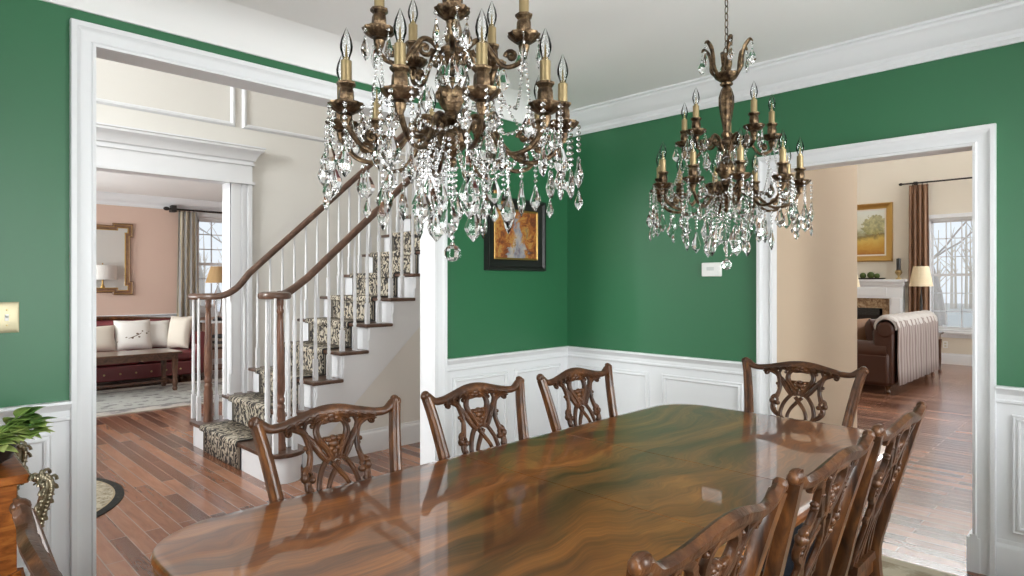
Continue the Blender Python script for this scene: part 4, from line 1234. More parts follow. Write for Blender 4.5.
# ------------------------------------------------------------------ console with gilt mounts, plant
cx, cy = -.32, 2.835
cs = thing('console_cabinet', 'orange veneered console with silver-gilt corner mounts against the left wainscot', 'console', (cx, cy, 0))
hx, hy = .66, .27
def serp(ins, n=14):
    fr = [(-hx + ins + (2 * hx - 2 * ins) * k / n, -hy + ins - .025 * math.sin(PI * k / n)) for k in range(n + 1)]
    return fr + [(hx - ins, hy), (-hx + ins, hy)]
MB().prism(serp(0), .735, .765).build('top', 'rosewood', cs, bevel=.006)
MB().prism(serp(.03), .42, .735).build('body', 'rosewood', cs, smooth=30)
for x in (-.30, .30):
    w = MB().prism([(x - .27, -hy + .012), (x + .27, -hy + .012), (x + .27, -hy + .02), (x - .27, -hy + .02)], .45, .71)
    d = w.build('drawer', 'rosewood', cs, bevel=.004)
    MB().ball((x, -hy - .03, .58), (.03, .02, .03)).tube([(x - .06, -hy - .01, .60), (x, -hy - .035, .55), (x + .06, -hy - .01, .60)], .006, 6).build('pull', 'gilt', d)
for sx in (-1, 1):
    for sy in (-1, 1):
        q = MB().tube(catmull([(sx * (hx - .05), sy * (hy - .045), .44), (sx * (hx - .03), sy * (hy - .03), .32), (sx * (hx - .06), sy * (hy - .05), .15), (sx * (hx - .035), sy * (hy - .03), .012)], 5), lerp_list([.04, .034, .02, .024], 16), 8)
        q.build('leg', 'rosewood', cs)
        if sy < 0 or sx > 0:
            q = MB(); rr = random.Random(5)
            bx_, by_ = sx * (hx + .004), sy * (hy - .002)
            spine = catmull([(bx_ + sx * o_, by_ + sy * o_ * .5, z) for o_, z in ((.004, .758), (.030, .735), (.034, .700), (.020, .640), (.004, .570), (.000, .500), (.010, .440), (-.010, .390))], 5)
            q.tube(spine, lerp_list([.010, .017, .016, .013, .012, .011, .012, .006], len(spine)), 8)
            for k, c in enumerate(spine[1:-1]):                    # cast leaves and scrolls along the spine
                t = k / len(spine); w_ = .020 * (1 - .45 * t)
                for d_ in (-1, 1):
                    dx_, dy_ = d_ * sx * w_ * .75, -d_ * sy * w_ * .75
                    q.ball((c[0] + dx_ + sx * .006, c[1] + dy_ + sy * .004, c[2] + rr.uniform(-.004, .004)), (.0085, .0085, rr.uniform(.008, .013)), 7, 5)
                    if k % 4 == 1:
                        ring = [(c[0] + dx_ * (1.3 + .8 * math.cos(a_)) + sx * .008, c[1] + dy_ * (1.3 + .8 * math.cos(a_)) + sy * .006, c[2] + .017 * math.sin(a_)) for a_ in [i_ * .6 for i_ in range(9)]]
                        q.tube(ring, lerp_list([.006, .003], 9), 6)
                q.ball((c[0] + sx * .014, c[1] + sy * .010, c[2]), (.008, .008, .009), 7, 5)
            q.build('corner_mount', 'gilt', cs, smooth=60)
# gilt trim along the top edge by the corner
q = MB()
for k in range(9):
    t = k / 8; q.ball((hx - .001, -hy + .02 + t * .45, .752), (.010, .018, .012), 7, 5)
q.tube([(hx, -hy, .75), (hx, hy - .06, .75)], .006, 6)
q.build('edge_mount', 'gilt', cs, smooth=60)

pl = thing('potted_plant', 'leafy green plant in a low dark bowl on the console', 'plant', (.235, 2.78, .766))
MB().lathe([(.05, 0), (.085, .02), (.10, .06), (.095, .075), (.085, .072), (.08, .05), (.0, .05)], 20).build('bowl', 'iron', pl)
MB().lathe([(.082, .045), (.06, .066), (.0, .072)], 16).build('soil', 'soil', pl)
rr = random.Random(11)
b = MB(); s = MB()
def leaf(b, base, dirv, L, w, droop):
    d = Vector(dirv).normalized(); sd = d.cross(Vector((0, 0, 1)))
    if sd.length < .05: sd = Vector((1, 0, 0))
    sd.normalize(); upv = sd.cross(d); n = 6; vs = []; fs = []
    for i in range(n + 1):
        t = i / n; c = Vector(base) + d * (L * t) - Vector((0, 0, droop * L * t * t)); ww = w * math.sin(PI * min(t ** .75, 1)) + .0006
        vs += [c - sd * ww + upv * ww * .28, c, c + sd * ww + upv * ww * .28]
    for i in range(n):
        for k in range(2): fs.append((i * 3 + k, i * 3 + k + 1, i * 3 + k + 4, i * 3 + k + 3))
    b.add(vs, fs)
for k in range(15):
    a = rr.uniform(0, 2 * PI); el = rr.uniform(.25, 1.0); L = rr.uniform(.10, .17)
    if k < 6: a = rr.uniform(-.9, .7); el = rr.uniform(.35, .7); L = rr.uniform(.13, .18)
    d = Vector((math.cos(a) * math.cos(el), math.sin(a) * math.cos(el), math.sin(el)))
    P = [Vector((0, 0, .06)) + d * (L * t) + Vector((0, 0, -.02 * t * t)) for t in [i / 5 for i in range(6)]]
    s.tube(P, .0022, 5)
    for j in range(1, 6):
        for q in (-1, 1):
            aa = a + q * rr.uniform(.5, 1.2)
            dd = (math.cos(aa), math.sin(aa), rr.uniform(-.1, .5))
            leaf(b, P[j], dd, rr.uniform(.055, .085), rr.uniform(.020, .030), rr.uniform(.1, .5))
    leaf(b, P[5], d, .085, .028, .3)
b.build('foliage', 'leaf', pl, smooth=60, solid=.0008); s.build('stem', 'leaf', pl)

# ------------------------------------------------------------------ wall fittings of the dining room
sw = thing('light_switch', 'double-toggle light switch with pale brass plate on the green wall left of the opening', 'light switch', (.318, DY1, 1.253))
b = MB(); hx_, hz_ = .062, .060
b.add([(-hx_, 0, -hz_), (hx_, 0, -hz_), (hx_, 0, hz_), (-hx_, 0, hz_), (-hx_ + .001, -.003, -hz_ + .001), (hx_ - .001, -.003, -hz_ + .001), (hx_ - .001, -.003, hz_ - .001), (-hx_ + .001, -.003, hz_ - .001), (-hx_ + .012, -.007, -hz_ + .012), (hx_ - .012, -.007, -hz_ + .012), (hx_ - .012, -.007, hz_ - .012), (-hx_ + .012, -.007, hz_ - .012)],
      [(3, 2, 1, 0), (0, 1, 5, 4), (1, 2, 6, 5), (2, 3, 7, 6), (3, 0, 4, 7), (4, 5, 9, 8), (5, 6, 10, 9), (6, 7, 11, 10), (7, 4, 8, 11), (8, 9, 10, 11)])
b.build('cover_plate', 'plate_brass', sw, smooth=20)
for x in (-.023, .023):
    t = MB().box(x - .006, -.009, -.013, x + .006, -.006, .013).prism([(-.009, -.002), (-.022, .006), (-.022, .012), (-.009, .008)], x - .004, x + .004, 'x').build('toggle', 'plastic_white', sw, smooth=0)
    MB().ball((x, -.008, .030), (.0035, .002, .0035), 8, 4).ball((x, -.008, -.030), (.0035, .002, .0035), 8, 4).build('screw', 'brass', sw)
th = thing('mounted_thermostat', 'white wall thermostat below the far chandelier on the right green wall', 'thermostat', (DX1, 1.922, 1.472))
MB().box(-.022, -.066, -.044, 0, .066, .044).build('case', 'plastic_white', th, bevel=.006)
MB().box(-.0245, -.020, -.006, -.021, .030, .016).build('display', simple('lcd_grey', (.62, .64, .62), .3), th, bevel=.002)
for z in (-.012, .012):
    MB().box(-.025, -.054, z - .007, -.021, -.040, z + .007).build('button', 'plastic_white', th, bevel=.002)

def frame_ring(b, side, w, prof, cu, cz, hu, hz, c):
    if side == 'n':
        p = [(cu - hu, c, cz - hz), (cu - hu, c, cz + hz), (cu + hu, c, cz + hz), (cu + hu, c, cz - hz)]; nn = (0, -1, 0)
    else:
        p = [(c, cu + hu, cz - hz), (c, cu + hu, cz + hz), (c, cu - hu, cz + hz), (c, cu - hu, cz - hz)]; nn = (-1, 0, 0)
    return b.mould(p, prof, nn, closed=True)
pa = thing('framed_painting', 'small autumn lane painting in a wide black frame on the green wall beside the opening', 'painting', (3.147, DY1, 1.725))
b = MB(); frame_ring(b, 'n', .075, [(0, 0), (0, .014), (.012, .022), (.045, .024), (.06, .036), (.075, .036), (.078, 0)], 0, 0, .217, .175, 0)
b.build('frame', 'black', pa)
b = MB(); frame_ring(b, 'n', .01, [(0, .010), (0, .018), (.008, .024), (.012, .022), (.012, .010)], 0, 0, .205, .163, 0); b.build('frame_liner', 'gold', pa)
MB().box(-.212, -.012, -.170, .212, -.002, .170).build('canvas', 'autumn', pa, smooth=0)

# ------------------------------------------------------------------ parlour
def cushion(name, mat, parent, c, w, h, t, rz=0.0, tilt=0.0, label=None, cat=None, group=None, pw=3.2):
    b = MB(); n = 10; top = []; bot = []
    for i in range(n + 1):
        r1 = []; r2 = []
        for k in range(n + 1):
            u = -1 + 2 * i / n; v = -1 + 2 * k / n
            d = t * .5 * ((1 - abs(u) ** pw) * (1 - abs(v) ** pw)) ** .5
            pinch = 1 - .06 * (1 - abs(u)) * (abs(v) ** 4) ; pin2 = 1 - .06 * (1 - abs(v)) * (abs(u) ** 4)
            r1.append((u * w / 2 * pin2, -d - .004, v * h / 2 * pinch)); r2.append((u * w / 2 * pin2, d + .004, v * h / 2 * pinch))
        top.append(r1); bot.append(r2)
    b.grid(top); b.grid([list(reversed(r)) for r in bot])
    edge = [(i, 0) for i in range(n)] + [(n, k) for k in range(n)] + [(n - i, n) for i in range(n)] + [(0, n - k) for k in range(n)]
    ring = [top[i][k] for i, k in edge]; ring2 = [bot[i][k] for i, k in edge]
    b.grid([ring, ring2], closed_u=True)
    o = weld_build(b, name, mat, parent, smooth=60)
    o.location = c; o.rotation_euler = (tilt, 0, rz)
    if label: tag(o, label, cat, group)
    return o

sf = thing('sofa', 'burgundy tufted leather sofa with wood-trimmed back under the mirror in the pink room', 'sofa', (2.10, 9.83, 0.0))
b = MB().box(-1.12, -.41, .11, 1.12, .37, .30); b.build('base', 'burgundy', sf, bevel=.02)
for k in range(3):
    x = -.68 + .68 * k
    b = MB().box(x - .335, -.40, .30, x + .335, .22, .455); b.build('seat_cushion', 'burgundy', sf, bevel=.05)
rows = []
for i in range(25):
    u = -1.1 + 2.2 * i / 24; r = []
    for k in range(9):
        v = k / 8; tuft = .03 * abs(math.sin(u * 11) * math.sin(v * 9))
        r.append((u, .22 - tuft + .06 * v, .40 + .46 * v))
    rows.append(r)
b = MB().grid(rows); b.build('back_tufting', 'burgundy', sf, smooth=80, solid=.05)
MB().box(-1.12, .27, .12, 1.12, .40, .87).build('back', 'burgundy', sf, bevel=.04)
P = catmull([(-1.12, .31, .86), (-.7, .31, .885), (-.3, .31, .90), (.2, .31, .895), (.7, .31, .86), (1.12, .31, .85)], 6)
MB().tube(P, .03, 8).build('back_rail', 'mahogany', sf)
for s in (-1, 1):
    b = MB().box(s * 1.0, -.42, .10, s * 1.16, .38, .58)
    b.build('arm', 'burgundy', sf, bevel=.05)
    MB().tube([(s * 1.09, -.43, .60), (s * 1.09, .38, .60)], .105, 14).build('arm_roll', 'burgundy', sf)
    for y in (-.36, .32):
        MB().lathe([(.02, 0), (.03, .03), (.025, .06), (.04, .10)], 10, (s * 1.05, y, 0)).build('leg', 'mahogany', sf)
b = MB()
for k in range(12):
    x = -1.0 + k * 2.0 / 11; b.ball((x, -.425, .20), .014, 6, 4)
b.build('nailheads', 'brass', sf)
PG = 'throw pillows on the burgundy sofa'
for c, w, h, rz, tl, mt, lab in (
    ((2.00, 9.76, .645), .44, .36, .06, -.32, 'pillow_cream', 'flat cream pillow leftmost on the burgundy sofa'),
    ((2.43, 9.79, .675), .44, .42, -.06, -.30, 'pillow_white', 'white pillow embroidered with a dark floral sprig on the burgundy sofa'),
    ((2.74, 9.89, .665), .38, .40, -.10, -.34, 'pillow_white', 'plain white pillow between the floral and the end pillow on the sofa'),
    ((2.985, 9.66, .690), .34, .46, -.95, -.20, 'pillow_cream', 'cream pillow leaning on the right arm of the burgundy sofa')):
    o = cushion('throw_pillow', mt, None, c, w, h, .16, rz, tl, lab, 'pillow', PG)
    if 'floral' in lab and 'embroidered' in lab:
        q = MB(); rr = random.Random(3)
        q.tube(catmull([(-.20, -.035, -.10), (-.08, -.075, -.07), (.03, -.085, -.03), (.12, -.07, .02), (.19, -.04, .03)], 5), .005, 5)
        for x, z in ((-.15, -.09), (-.09, -.05), (-.02, -.06), (.04, -.005), (.10, .03), (.15, .0), (.06, -.05)):
            yy = -.085 + .9 * (x * x + z * z); q.ball((x, yy, z), (.017, .008, .012), 7, 5)
        q.build('embroidery', simple('brown_thread', (.14, .09, .05), .8), o)
ct = thing('coffee_table', 'dark wooden coffee table with stretcher in front of the burgundy sofa', 'coffee table', (1.95, 9.02, .010))
hx2, hy2 = .78, .30
MB().box(-hx2, -hy2, .47, hx2, hy2, .50).build('top', 'oak_dark', ct, bevel=.006)
b = MB().box(-hx2 + .04, -hy2 + .04, .40, hx2 - .04, -hy2 + .06, .47).box(-hx2 + .04, hy2 - .06, .40, hx2 - .04, hy2 - .04, .47).box(hx2 - .06, -hy2 + .04, .40, hx2 - .04, hy2 - .04, .47).box(-hx2 + .04, -hy2 + .04, .40, -hx2 + .06, hy2 - .04, .47)
b.build('apron', 'oak_dark', ct)
for sx in (-1, 1):
    for sy in (-1, 1):
        MB().lathe([(.025, 0), (.032, .03), (.022, .05), (.034, .08), (.034, .12), (.026, .15), (.036, .32), (.040, .40), (.040, .47)], 10, (sx * (hx2 - .07), sy * (hy2 - .07), 0)).build('leg', 'oak_dark', ct)
b = MB().box(-hx2 + .07, -.025, .09, hx2 - .07, .025, .115).box(hx2 - .09, -hy2 + .07, .09, hx2 - .05, hy2 - .07, .115).box(-hx2 + .05, -hy2 + .07, .09, -hx2 + .09, hy2 - .07, .115)
b.build('stretcher', 'oak_dark', ct)
mi = thing('mirror', 'brown and gilt mirror with notched corners on the pink wall above the sofa', 'mirror', (2.18, LVN, 1.73))
def notch(hu, hz, k):
    return [(-hu + k, -hz), (-hu + k, -hz + .0), (hu - k, -hz)]
hu, hz, k = .40, .515, .10
oc = [(-hu, -hz + 0), (-hu, -hz + 2 * k), (-hu + .035, -hz + 2 * k), (-hu + .035, hz - 2 * k), (-hu, hz - 2 * k), (-hu, hz), (-hu + 2.6 * k, hz), (-hu + 2.6 * k, hz - .035), (hu - 2.6 * k, hz - .035), (hu - 2.6 * k, hz), (hu, hz), (hu, hz - 2 * k), (hu - .035, hz - 2 * k), (hu - .035, -hz + 2 * k), (hu, -hz + 2 * k), (hu, -hz), (hu - 2.6 * k, -hz), (hu - 2.6 * k, -hz + .035), (-hu + 2.6 * k, -hz + .035), (-hu + 2.6 * k, -hz)]
pp = [(x, 0, z) for x, z in oc]
MB().mould(pp, [(0, 0), (0, .030), (-.010, .036), (-.022, .022), (-.050, .018), (-.058, .024), (-.066, .016), (-.066, 0)], (0, -1, 0), closed=True).build('frame', 'mirror_wood', mi)
MB().mould(pp, [(-.016, .024), (-.016, .031), (-.021, .031), (-.022, .02)], (0, -1, 0), closed=True).mould(pp, [(-.060, .014), (-.060, .024), (-.070, .022), (-.070, .014)], (0, -1, 0), closed=True).build('gilt_line', 'gold', mi)
MB().box(-hu + .05, -.012, -hz + .05, hu - .05, -.004, hz - .05).build('mirror_glass', 'mirror', mi, smooth=0)
def table_lamp(name, lab, loc, zt0, zt1, rb, rt_, shade, base_mat, pleat=0, slim=1.0):
    o = thing(name, lab, 'lamp', loc)
    h = zt0 - loc[2]; top = zt1 - loc[2]
    MB().lathe([(rt_ * .9 * 0 + rb, h), (rt_, top), (rt_ - .004, top), (rb - .004, h)], 40, lobes=pleat, amp=.012 if pleat else 0).build('lamp_shade', shade, o, smooth=60)
    s = h
    MB().lathe([(r_ * (1 if z_ < .02 else slim), z_) for r_, z_ in [(.075, 0), (.08, .012), (.06, .03), (.025, .05), (.02, .08), (.05, .13 * s / .4), (.065, .20 * s / .4), (.055, .28 * s / .4), (.02, .34 * s / .4), (.014, .37 * s / .4), (.018, .39 * s / .4), (.008, s + .02)]], 18).build('base', base_mat, o)
    b = MB().tube([(0, 0, s), (0, 0, top + .03)], .004, 6).ball((0, 0, top + .035), (.010, .010, .014), 8, 6)
    for k in range(3):
        a = k * 2 * PI / 3; b.tube([(0, 0, top - .02), (rt_ * .97 * math.cos(a), rt_ * .97 * math.sin(a), top - .012)], .002, 4)
    b.build('finial', base_mat, o)
    MB().ball((0, 0, s + .09), (.028, .028, .04)).lathe([(.014, s + .01), (.014, s + .06)], 10).build('bulb', 'plastic_white', o)
    return o
et = thing('side_table', 'grey shelved side table with books in the corner beyond the burgundy sofa', 'side table', (3.58, 9.75, 0))
for z in (.12, .42, .80):
    MB().box(-.24, -.24, z, .24, .24, z + .025).build('shelf', 'oak_dark' if z < .8 else 'white', et, bevel=.004)
for sx in (-1, 1):
    for sy in (-1, 1):
        MB().lathe([(.016, 0), (.022, .03), (.016, .08), (.018, .40), (.016, .80)], 8, (sx * .21, sy * .21, 0)).build('leg', 'oak_dark', et)
for k in range(4):
    o = MB().box(-.10, -.13, 0, .10, .13, .04).build('book', 'book' if k % 2 else 'pillow_cream', None, smooth=0, bevel=.003)
    o.location = (3.58, 9.75, .446 + k * .042); o.rotation_euler = (0, 0, .1 * k)
    tag(o, ('%s book stacked on the middle shelf of the parlour side table' % ('bottom', 'second', 'third', 'top')[k]), 'book', 'books on the side table')
table_lamp('table_lamp', 'lamp with a tan pleated shade before the parlour window', (3.56, 9.80, .825), 1.39, 1.635, .175, .10, 'shade_tan', 'crystal', 30)
cn = thing('console_table', 'narrow dark console table behind the hall wall holding a white lamp', 'console', (3.16, 6.86, 0))
MB().box(-.5, -.19, .80, .5, .19, .83).build('top', 'oak_dark', cn, bevel=.004)
for sx in (-1, 1):
    for sy in (-1, 1):
        MB().lathe([(.016, 0), (.024, .4), (.03, .8)], 8, (sx * .44, sy * .14, 0)).build('leg', 'oak_dark', cn)
table_lamp('table_lamp', 'white-shaded lamp with gold base seen in the parlour mirror', (2.95, 6.86, .83), 1.45, 1.72, .235, .225, 'shade_white', 'gold')

def drape(name, label, top, width, zbot, axis, mat, folds=5, amp=.035, flare=1.15, side=1, pinch=None):
    """a gathered curtain panel hanging from its rod: soft vertical folds, thickness, a header"""
    root = thing(name, label, 'curtain', top)
    n = folds * 8; rows = []
    m = 14; H = top[2] - zbot
    for j in range(m + 1):
        t = j / m; w = width * (1 + (flare - 1) * t) if pinch is None else width * pinch(t)
        r = []
        for i in range(n + 1):
            u = i / n - .5; d = amp * (.55 + .45 * t) * math.sin(2 * PI * folds * (i / n) + .5 * math.sin(3 * t)) + .006 * math.sin(17 * u + 5 * t)
            p = (u * w, d, -H * t) if axis == 'x' else (d, u * w, -H * t)
            r.append(p)
        rows.append(r)
    MB().grid(rows).build('fabric', mat, root, smooth=80, solid=.004)
    b = MB()
    for k in range(folds):
        u = ((k + .25) / folds - .5) * width
        c = (u, 0, .012) if axis == 'x' else (0, u, .012)
        ring = [(c[0] + (0 if axis == 'x' else .02 * math.cos(a)), c[1] + (.02 * math.cos(a) if axis == 'x' else 0), c[2] + .02 * math.sin(a)) for a in [2 * PI * q / 10 for q in range(11)]]
        b.tube(ring, .003, 5)
    b.build('rings', 'iron', root)
    return root
drape('curtain', 'cream and grey gathered curtain beside the parlour window', (3.30, LVN - .10, 2.475), .27, .03, 'x', 'curtain_cream', 4, .03, 1.25)
rd = thing('curtain_rod', 'black curtain rod over the parlour window', 'curtain rod', (3.9, LVN - .10, 2.50))
MB().tube([(-.85, 0, 0), (.85, 0, 0)], .014, 10).build('rod', 'iron', rd)
for s in (-1, 1):
    MB().ball((s * .90, 0, 0), (.045, .03, .03)).lathe([(.014, 0), (.02, .01), (.012, .02)], 8, (s * .85, 0, -.01)).build('finial', 'iron', rd)
    MB().box(s * .80 - .035, -.03, -.045, s * .80 + .035, .10, .055).build('bracket', 'iron', rd, bevel=.004)

# ------------------------------------------------------------------ family room
fp = thing('fireplace', 'white mantel fireplace with brown marble surround and gas fire in the far room', 'fireplace', (FME, 3.78, 0))
f0, f1 = -.80, .80
b = MB()
for s in (-1, 1):
    b.box(-.16, s * .59, 0, 0, s * .80, 1.105); b.box(-.175, s * .62, .20, -.15, s * .77, 1.12); b.box(-.19, s * .57, 0, 0, s * .82, .16)
b.box(-.16, -.80, 1.11, 0, .80, 1.34); b.box(-.175, -.55, 1.16, -.15, .55, 1.30)
b.build('surround', 'white', fp, smooth=0, bevel=.004)
b = MB()
b.mould([(0, -.80, 1.34), (-.16, -.80, 1.34), (-.16, .80, 1.34), (0, .80, 1.34)], [(0.02, 0), (-.015, 0), (-.02, .02), (-.035, .03), (-.045, .06), (-.05, .07), (0.02, .07)], (0, 0, 1))
b.box(-.225, -.86, 1.41, 0, .86, 1.452); b.build('mantel_shelf', 'white', fp, bevel=.004)
b = MB(); b.box(-.10, -.59, 0, 0, -.46, 1.11).box(-.10, .46, 0, 0, .59, 1.11).box(-.10, -.46, .93, 0, .46, 1.11).box(-.45, -.62, 0, -.17, .62, .02)
b.build('marble_surround', 'marble', fp, smooth=0)
b = MB().box(-.085, -.46, .02, -.02, .46, .93).build('firebox', 'soot', fp, smooth=0)
b = MB(); b.box(-.115, -.46, .02, -.085, -.42, .93).box(-.115, .42, .02, -.085, .46, .93).box(-.115, -.46, .80, -.085, .46, .93).box(-.115, -.46, .02, -.085, .46, .18)
for k in range(6): b.box(-.12, -.40, .815 + k * .017, -.115, .40, .823 + k * .017)
b.build('fire_door', 'black', fp, smooth=0)
b = MB()
for k in range(4): b.tube([(-.13, -.30 + .1 * k, .50 + .03 * (k % 2)), (-.10, -.05 + .1 * k, .56 + .02 * k)], .035, 8)
b.build('logs', 'log', fp)
for k in range(7):
    y = -.33 + .1 * k; h = .12 + .05 * math.sin(k * 2.1)
    MB().lathe([(.022, 0), (.032, .03), (.018, h * .6), (.0, h)], 8, (-.125, y, .56)).build('flame', 'flame', fp)
lp = thing('landscape_painting', 'large gold-framed landscape of an ochre field over the white mantel', 'painting', (FME, 3.73, 2.315))
b = MB(); frame_ring(b, 'e', .1, [(0, 0), (0, .02), (.02, .025), (.06, .045), (.09, .06), (.105, .055), (.11, 0)], 0, 0, .45, .425, 0); b.build('frame', 'gold', lp)
b = MB(); frame_ring(b, 'e', .02, [(-.022, .008), (-.022, .018), (.004, .024), (.004, .008)], 0, 0, .45, .425, 0); b.build('liner', 'pillow_cream', lp)
MB().box(-.014, -.45, -.425, -.004, .45, .425).build('canvas', 'landscape', lp, smooth=0)
ca_ = thing('candlestick', 'black candle on a brass urn holder at the right end of the mantel', 'candlestick', (FME - .12, 3.055, 1.453))
MB().lathe([(.05, 0), (.05, .012), (.02, .03), (.018, .06), (.05, .10), (.06, .13), (.045, .15), (.05, .165), (.0, .166)], 14).build('holder', 'brass', ca_)
MB().lathe([(.036, .165), (.036, .36), (.03, .37), (.0, .368)], 12).tube([(0, 0, .365), (0, 0, .385)], .003, 5).build('candle', 'black', ca_)
tr = thing('dark_tray', 'small dark tray under moss balls on the mantel', 'tray', (FME - .12, 3.50, 1.453))
MB().lathe([(.10, 0), (.12, .008), (.13, .025), (.12, .026), (.10, .014), (.0, .012)], 20, sy=1.9).build('dish', 'iron', tr)
for k, (y, r) in enumerate(((3.63, .055), (3.50, .062), (3.40, .048))):
    o = MB().ball((0, 0, r), r, 14, 10).build('moss_ball', 'moss', smooth=80); o.location = (FME - .12, y, 1.468)
    tag(o, '%s green moss ball in the dark tray on the mantel' % ('leftmost', 'middle', 'rightmost')[k], 'moss ball', 'moss balls on the mantel')
drape('curtain', 'long bronze-brown curtain beside the far-room window', (FME - .12, 2.75, 3.10), .29, .02, 'y', 'curtain_brown', 4, .045, 1.12)
rd = thing('curtain_rod', 'thin bronze curtain rod high over the far-room window', 'curtain rod', (FME - .12, 2.2, 3.135))
MB().tube([(0, -.78, 0), (0, .80, 0)], .014, 8).build('rod', 'iron', rd)
for s in (-1, 1):
    MB().ball((0, s * .82, 0), (.025, .035, .025)).build('finial', 'iron', rd)
    MB().tube([(0, s * .62, 0), (.119, s * .62, 0)], .010, 6).box(.10, s * .62 - .03, -.04, .12, s * .62 + .03, .04).build('bracket', 'iron', rd)
ol = thing('outlet', 'white outlet low on the far wall under the window', 'outlet', (FME, 2.38, .33))
MB().box(-.006, -.035, -.058, 0, .035, .058).build('cover_plate', 'plastic_white', ol, bevel=.003)
for z in (-.022, .022):
    MB().box(-.008, -.016, z - .014, -.005, .016, z + .014).build('receptacle', 'ivory', ol, bevel=.002)

# leather sofa: back towards -y, arms at its two ends, runs along x
SX0, SX1, SY = 8.80, 10.95, 2.16
ls = thing('leather_sofa', 'dark brown leather sofa with its back to the shiny floor in the far room', 'sofa', ((SX0 + SX1) / 2, SY + .48, 0))
hl = (SX1 - SX0) / 2
MB().box(-hl + .03, -.43, .11, hl - .03, .44, .34).build('base', 'brown_leather', ls, bevel=.03)
b = MB().box(-hl + .02, -.48, .12, hl - .02, -.24, .80); b.tube([(-hl + .008, -.38, .80), (hl - .008, -.38, .80)], .105, 14)
b.build('back', 'brown_leather', ls, bevel=.03)
for k in range(3):
    x = -hl + .30 + (2 * hl - .6) * (k + .5) / 3; w = (2 * hl - .6) / 6
    MB().box(x - w + .005, -.22, .34, x + w - .005, .44, .50).build('seat_cushion', 'brown_leather', ls, bevel=.05)
    cushion('back_cushion', 'brown_leather', ls, (x, -.16, .70), 2 * w - .01, .44, .22, 0, -.15)
for s in (-1, 1):
    MB().box(s * (hl - .26), -.44, .10, s * hl, .46, .52).build('arm', 'brown_leather', ls, bevel=.05)
    b = MB().tube([(s * (hl - .12), -.40, .53), (s * (hl - .12), .47, .53)], .125, 16); b.build('arm_roll', 'brown_leather', ls)
    MB().lathe([(.0, 0), (.085, .001), (.095, .012), (.0, .02)], 14).move(Matrix.Translation((s * (hl - .12), .47, .53)) @ Matrix.Rotation(-PI / 2, 4, 'X')).build('arm_rosette', 'brown_leather', ls)
    for y in (-.40, .38):
        MB().lathe([(.018, 0), (.03, .03), (.022, .05), (.04, .10)], 10, (s * (hl - .08), y, 0)).build('leg', 'mahogany', ls)
# throw over the back of the sofa
def drape_over(name, lab, cat, x0, x1, y0, path, mat, amp, loc):
    rows = []; n = 40
    for i in range(n + 1):
        x = x0 + (x1 - x0) * i / n; r = []
        m = len(path)
        for k, (y, z) in enumerate(path):
            t = k / (m - 1); w = amp * math.sin(i * 1.05 + .6 * math.sin(k)) * (1 if z < .82 else .3)
            r.append((x, y + w, z + .012 * math.sin(i * .6) * (t if t < .2 else .2)))
        rows.append(r)
    o = MB().grid(rows).build(name, mat, None, smooth=80, solid=.012); o.location = loc
    return tag(o, lab, cat)
drape_over('throw_blanket', 'grey-brown striped throw hanging down the back of the leather sofa', 'blanket', -hl + .03, hl - .02, 0,
           [(-.535, .12), (-.53, .30), (-.525, .50), (-.525, .70), (-.525, .82), (-.50, .90), (-.42, .935), (-.33, .93)], 'throw', .009, ((SX0 + SX1) / 2, SY + .48, 0))
rr = random.Random(4)
b = MB(); rows = []
for i in range(49):
    x = -hl + .02 + (2 * hl - .05) * i / 48; r = []
    for k in range(13):
        a = -.10 + (PI + .2) * k / 12
        bump_ = .045 * abs(math.sin(i * .62 + .7 * math.sin(i * .31))) * (.4 + .6 * math.sin(PI * k / 12)) + rr.uniform(-.004, .004)
        R_ = .116 + bump_
        r.append((x, -.385 - R_ * math.cos(a), .815 + R_ * math.sin(a) * 1.05))
    rows.append(r)
o = b.grid(rows).build('fleece_throw', 'sheepskin', None, smooth=80, solid=.012); o.location = ((SX0 + SX1) / 2, SY + .48, 0)
tag(o, 'white fluffy fleece along the top of the leather sofa back', 'blanket')
cushion('throw_pillow', 'tan_leather', None, (9.42, 2.72, .70), .50, .42, .18, -.5, -.3, 'tan brown pillow in the near corner of the leather sofa', 'pillow')
t = thing('end_table', 'dark end table with slim turned legs beyond the leather sofa', 'end table', (11.36, 2.45, 0))
MB().box(-.28, -.28, .60, .28, .28, .63).build('top', 'oak_dark', t, bevel=.005)
MB().box(-.25, -.25, .52, .25, .25, .60).build('apron', 'oak_dark', t)
for sx in (-1, 1):
    for sy in (-1, 1):
        MB().lathe([(.024, 0), (.030, .02), (.020, .05), (.012, .08), (.018, .2), (.016, .35), (.026, .52)], 10, (sx * .24, sy * .24, 0)).build('leg', 'oak_dark', t)
MB().box(-.23, -.23, .16, .23, .23, .178).build('shelf', 'oak_dark', t)
table_lamp('table_lamp', 'lamp with a cream cone shade in front of the brown curtain', (11.4, 2.42, .632), 1.335, 1.645, .160, .105, 'shade_cream', 'iron', 0, .32)
fl = thing('floor_lamp', 'cream-shaded lamp half hidden by the tan wall edge before the fireplace', 'lamp', (11.3, 3.43, 0))
MB().lathe([(.14, 0), (.14, .02), (.03, .04), (.012, .08), (.012, 1.30), (.02, 1.32), (.010, 1.36)], 16).build('stand', 'brass', fl)
MB().lathe([(.175, 1.32), (.11, 1.62), (.106, 1.62), (.171, 1.32)], 32).build('lamp_shade', 'shade_cream', fl, smooth=60)
MB().tube([(0, 0, 1.35), (0, 0, 1.65)], .004, 6).tube([(-.108, 0, 1.61), (.108, 0, 1.61)], .002, 4).build('finial', 'brass', fl)

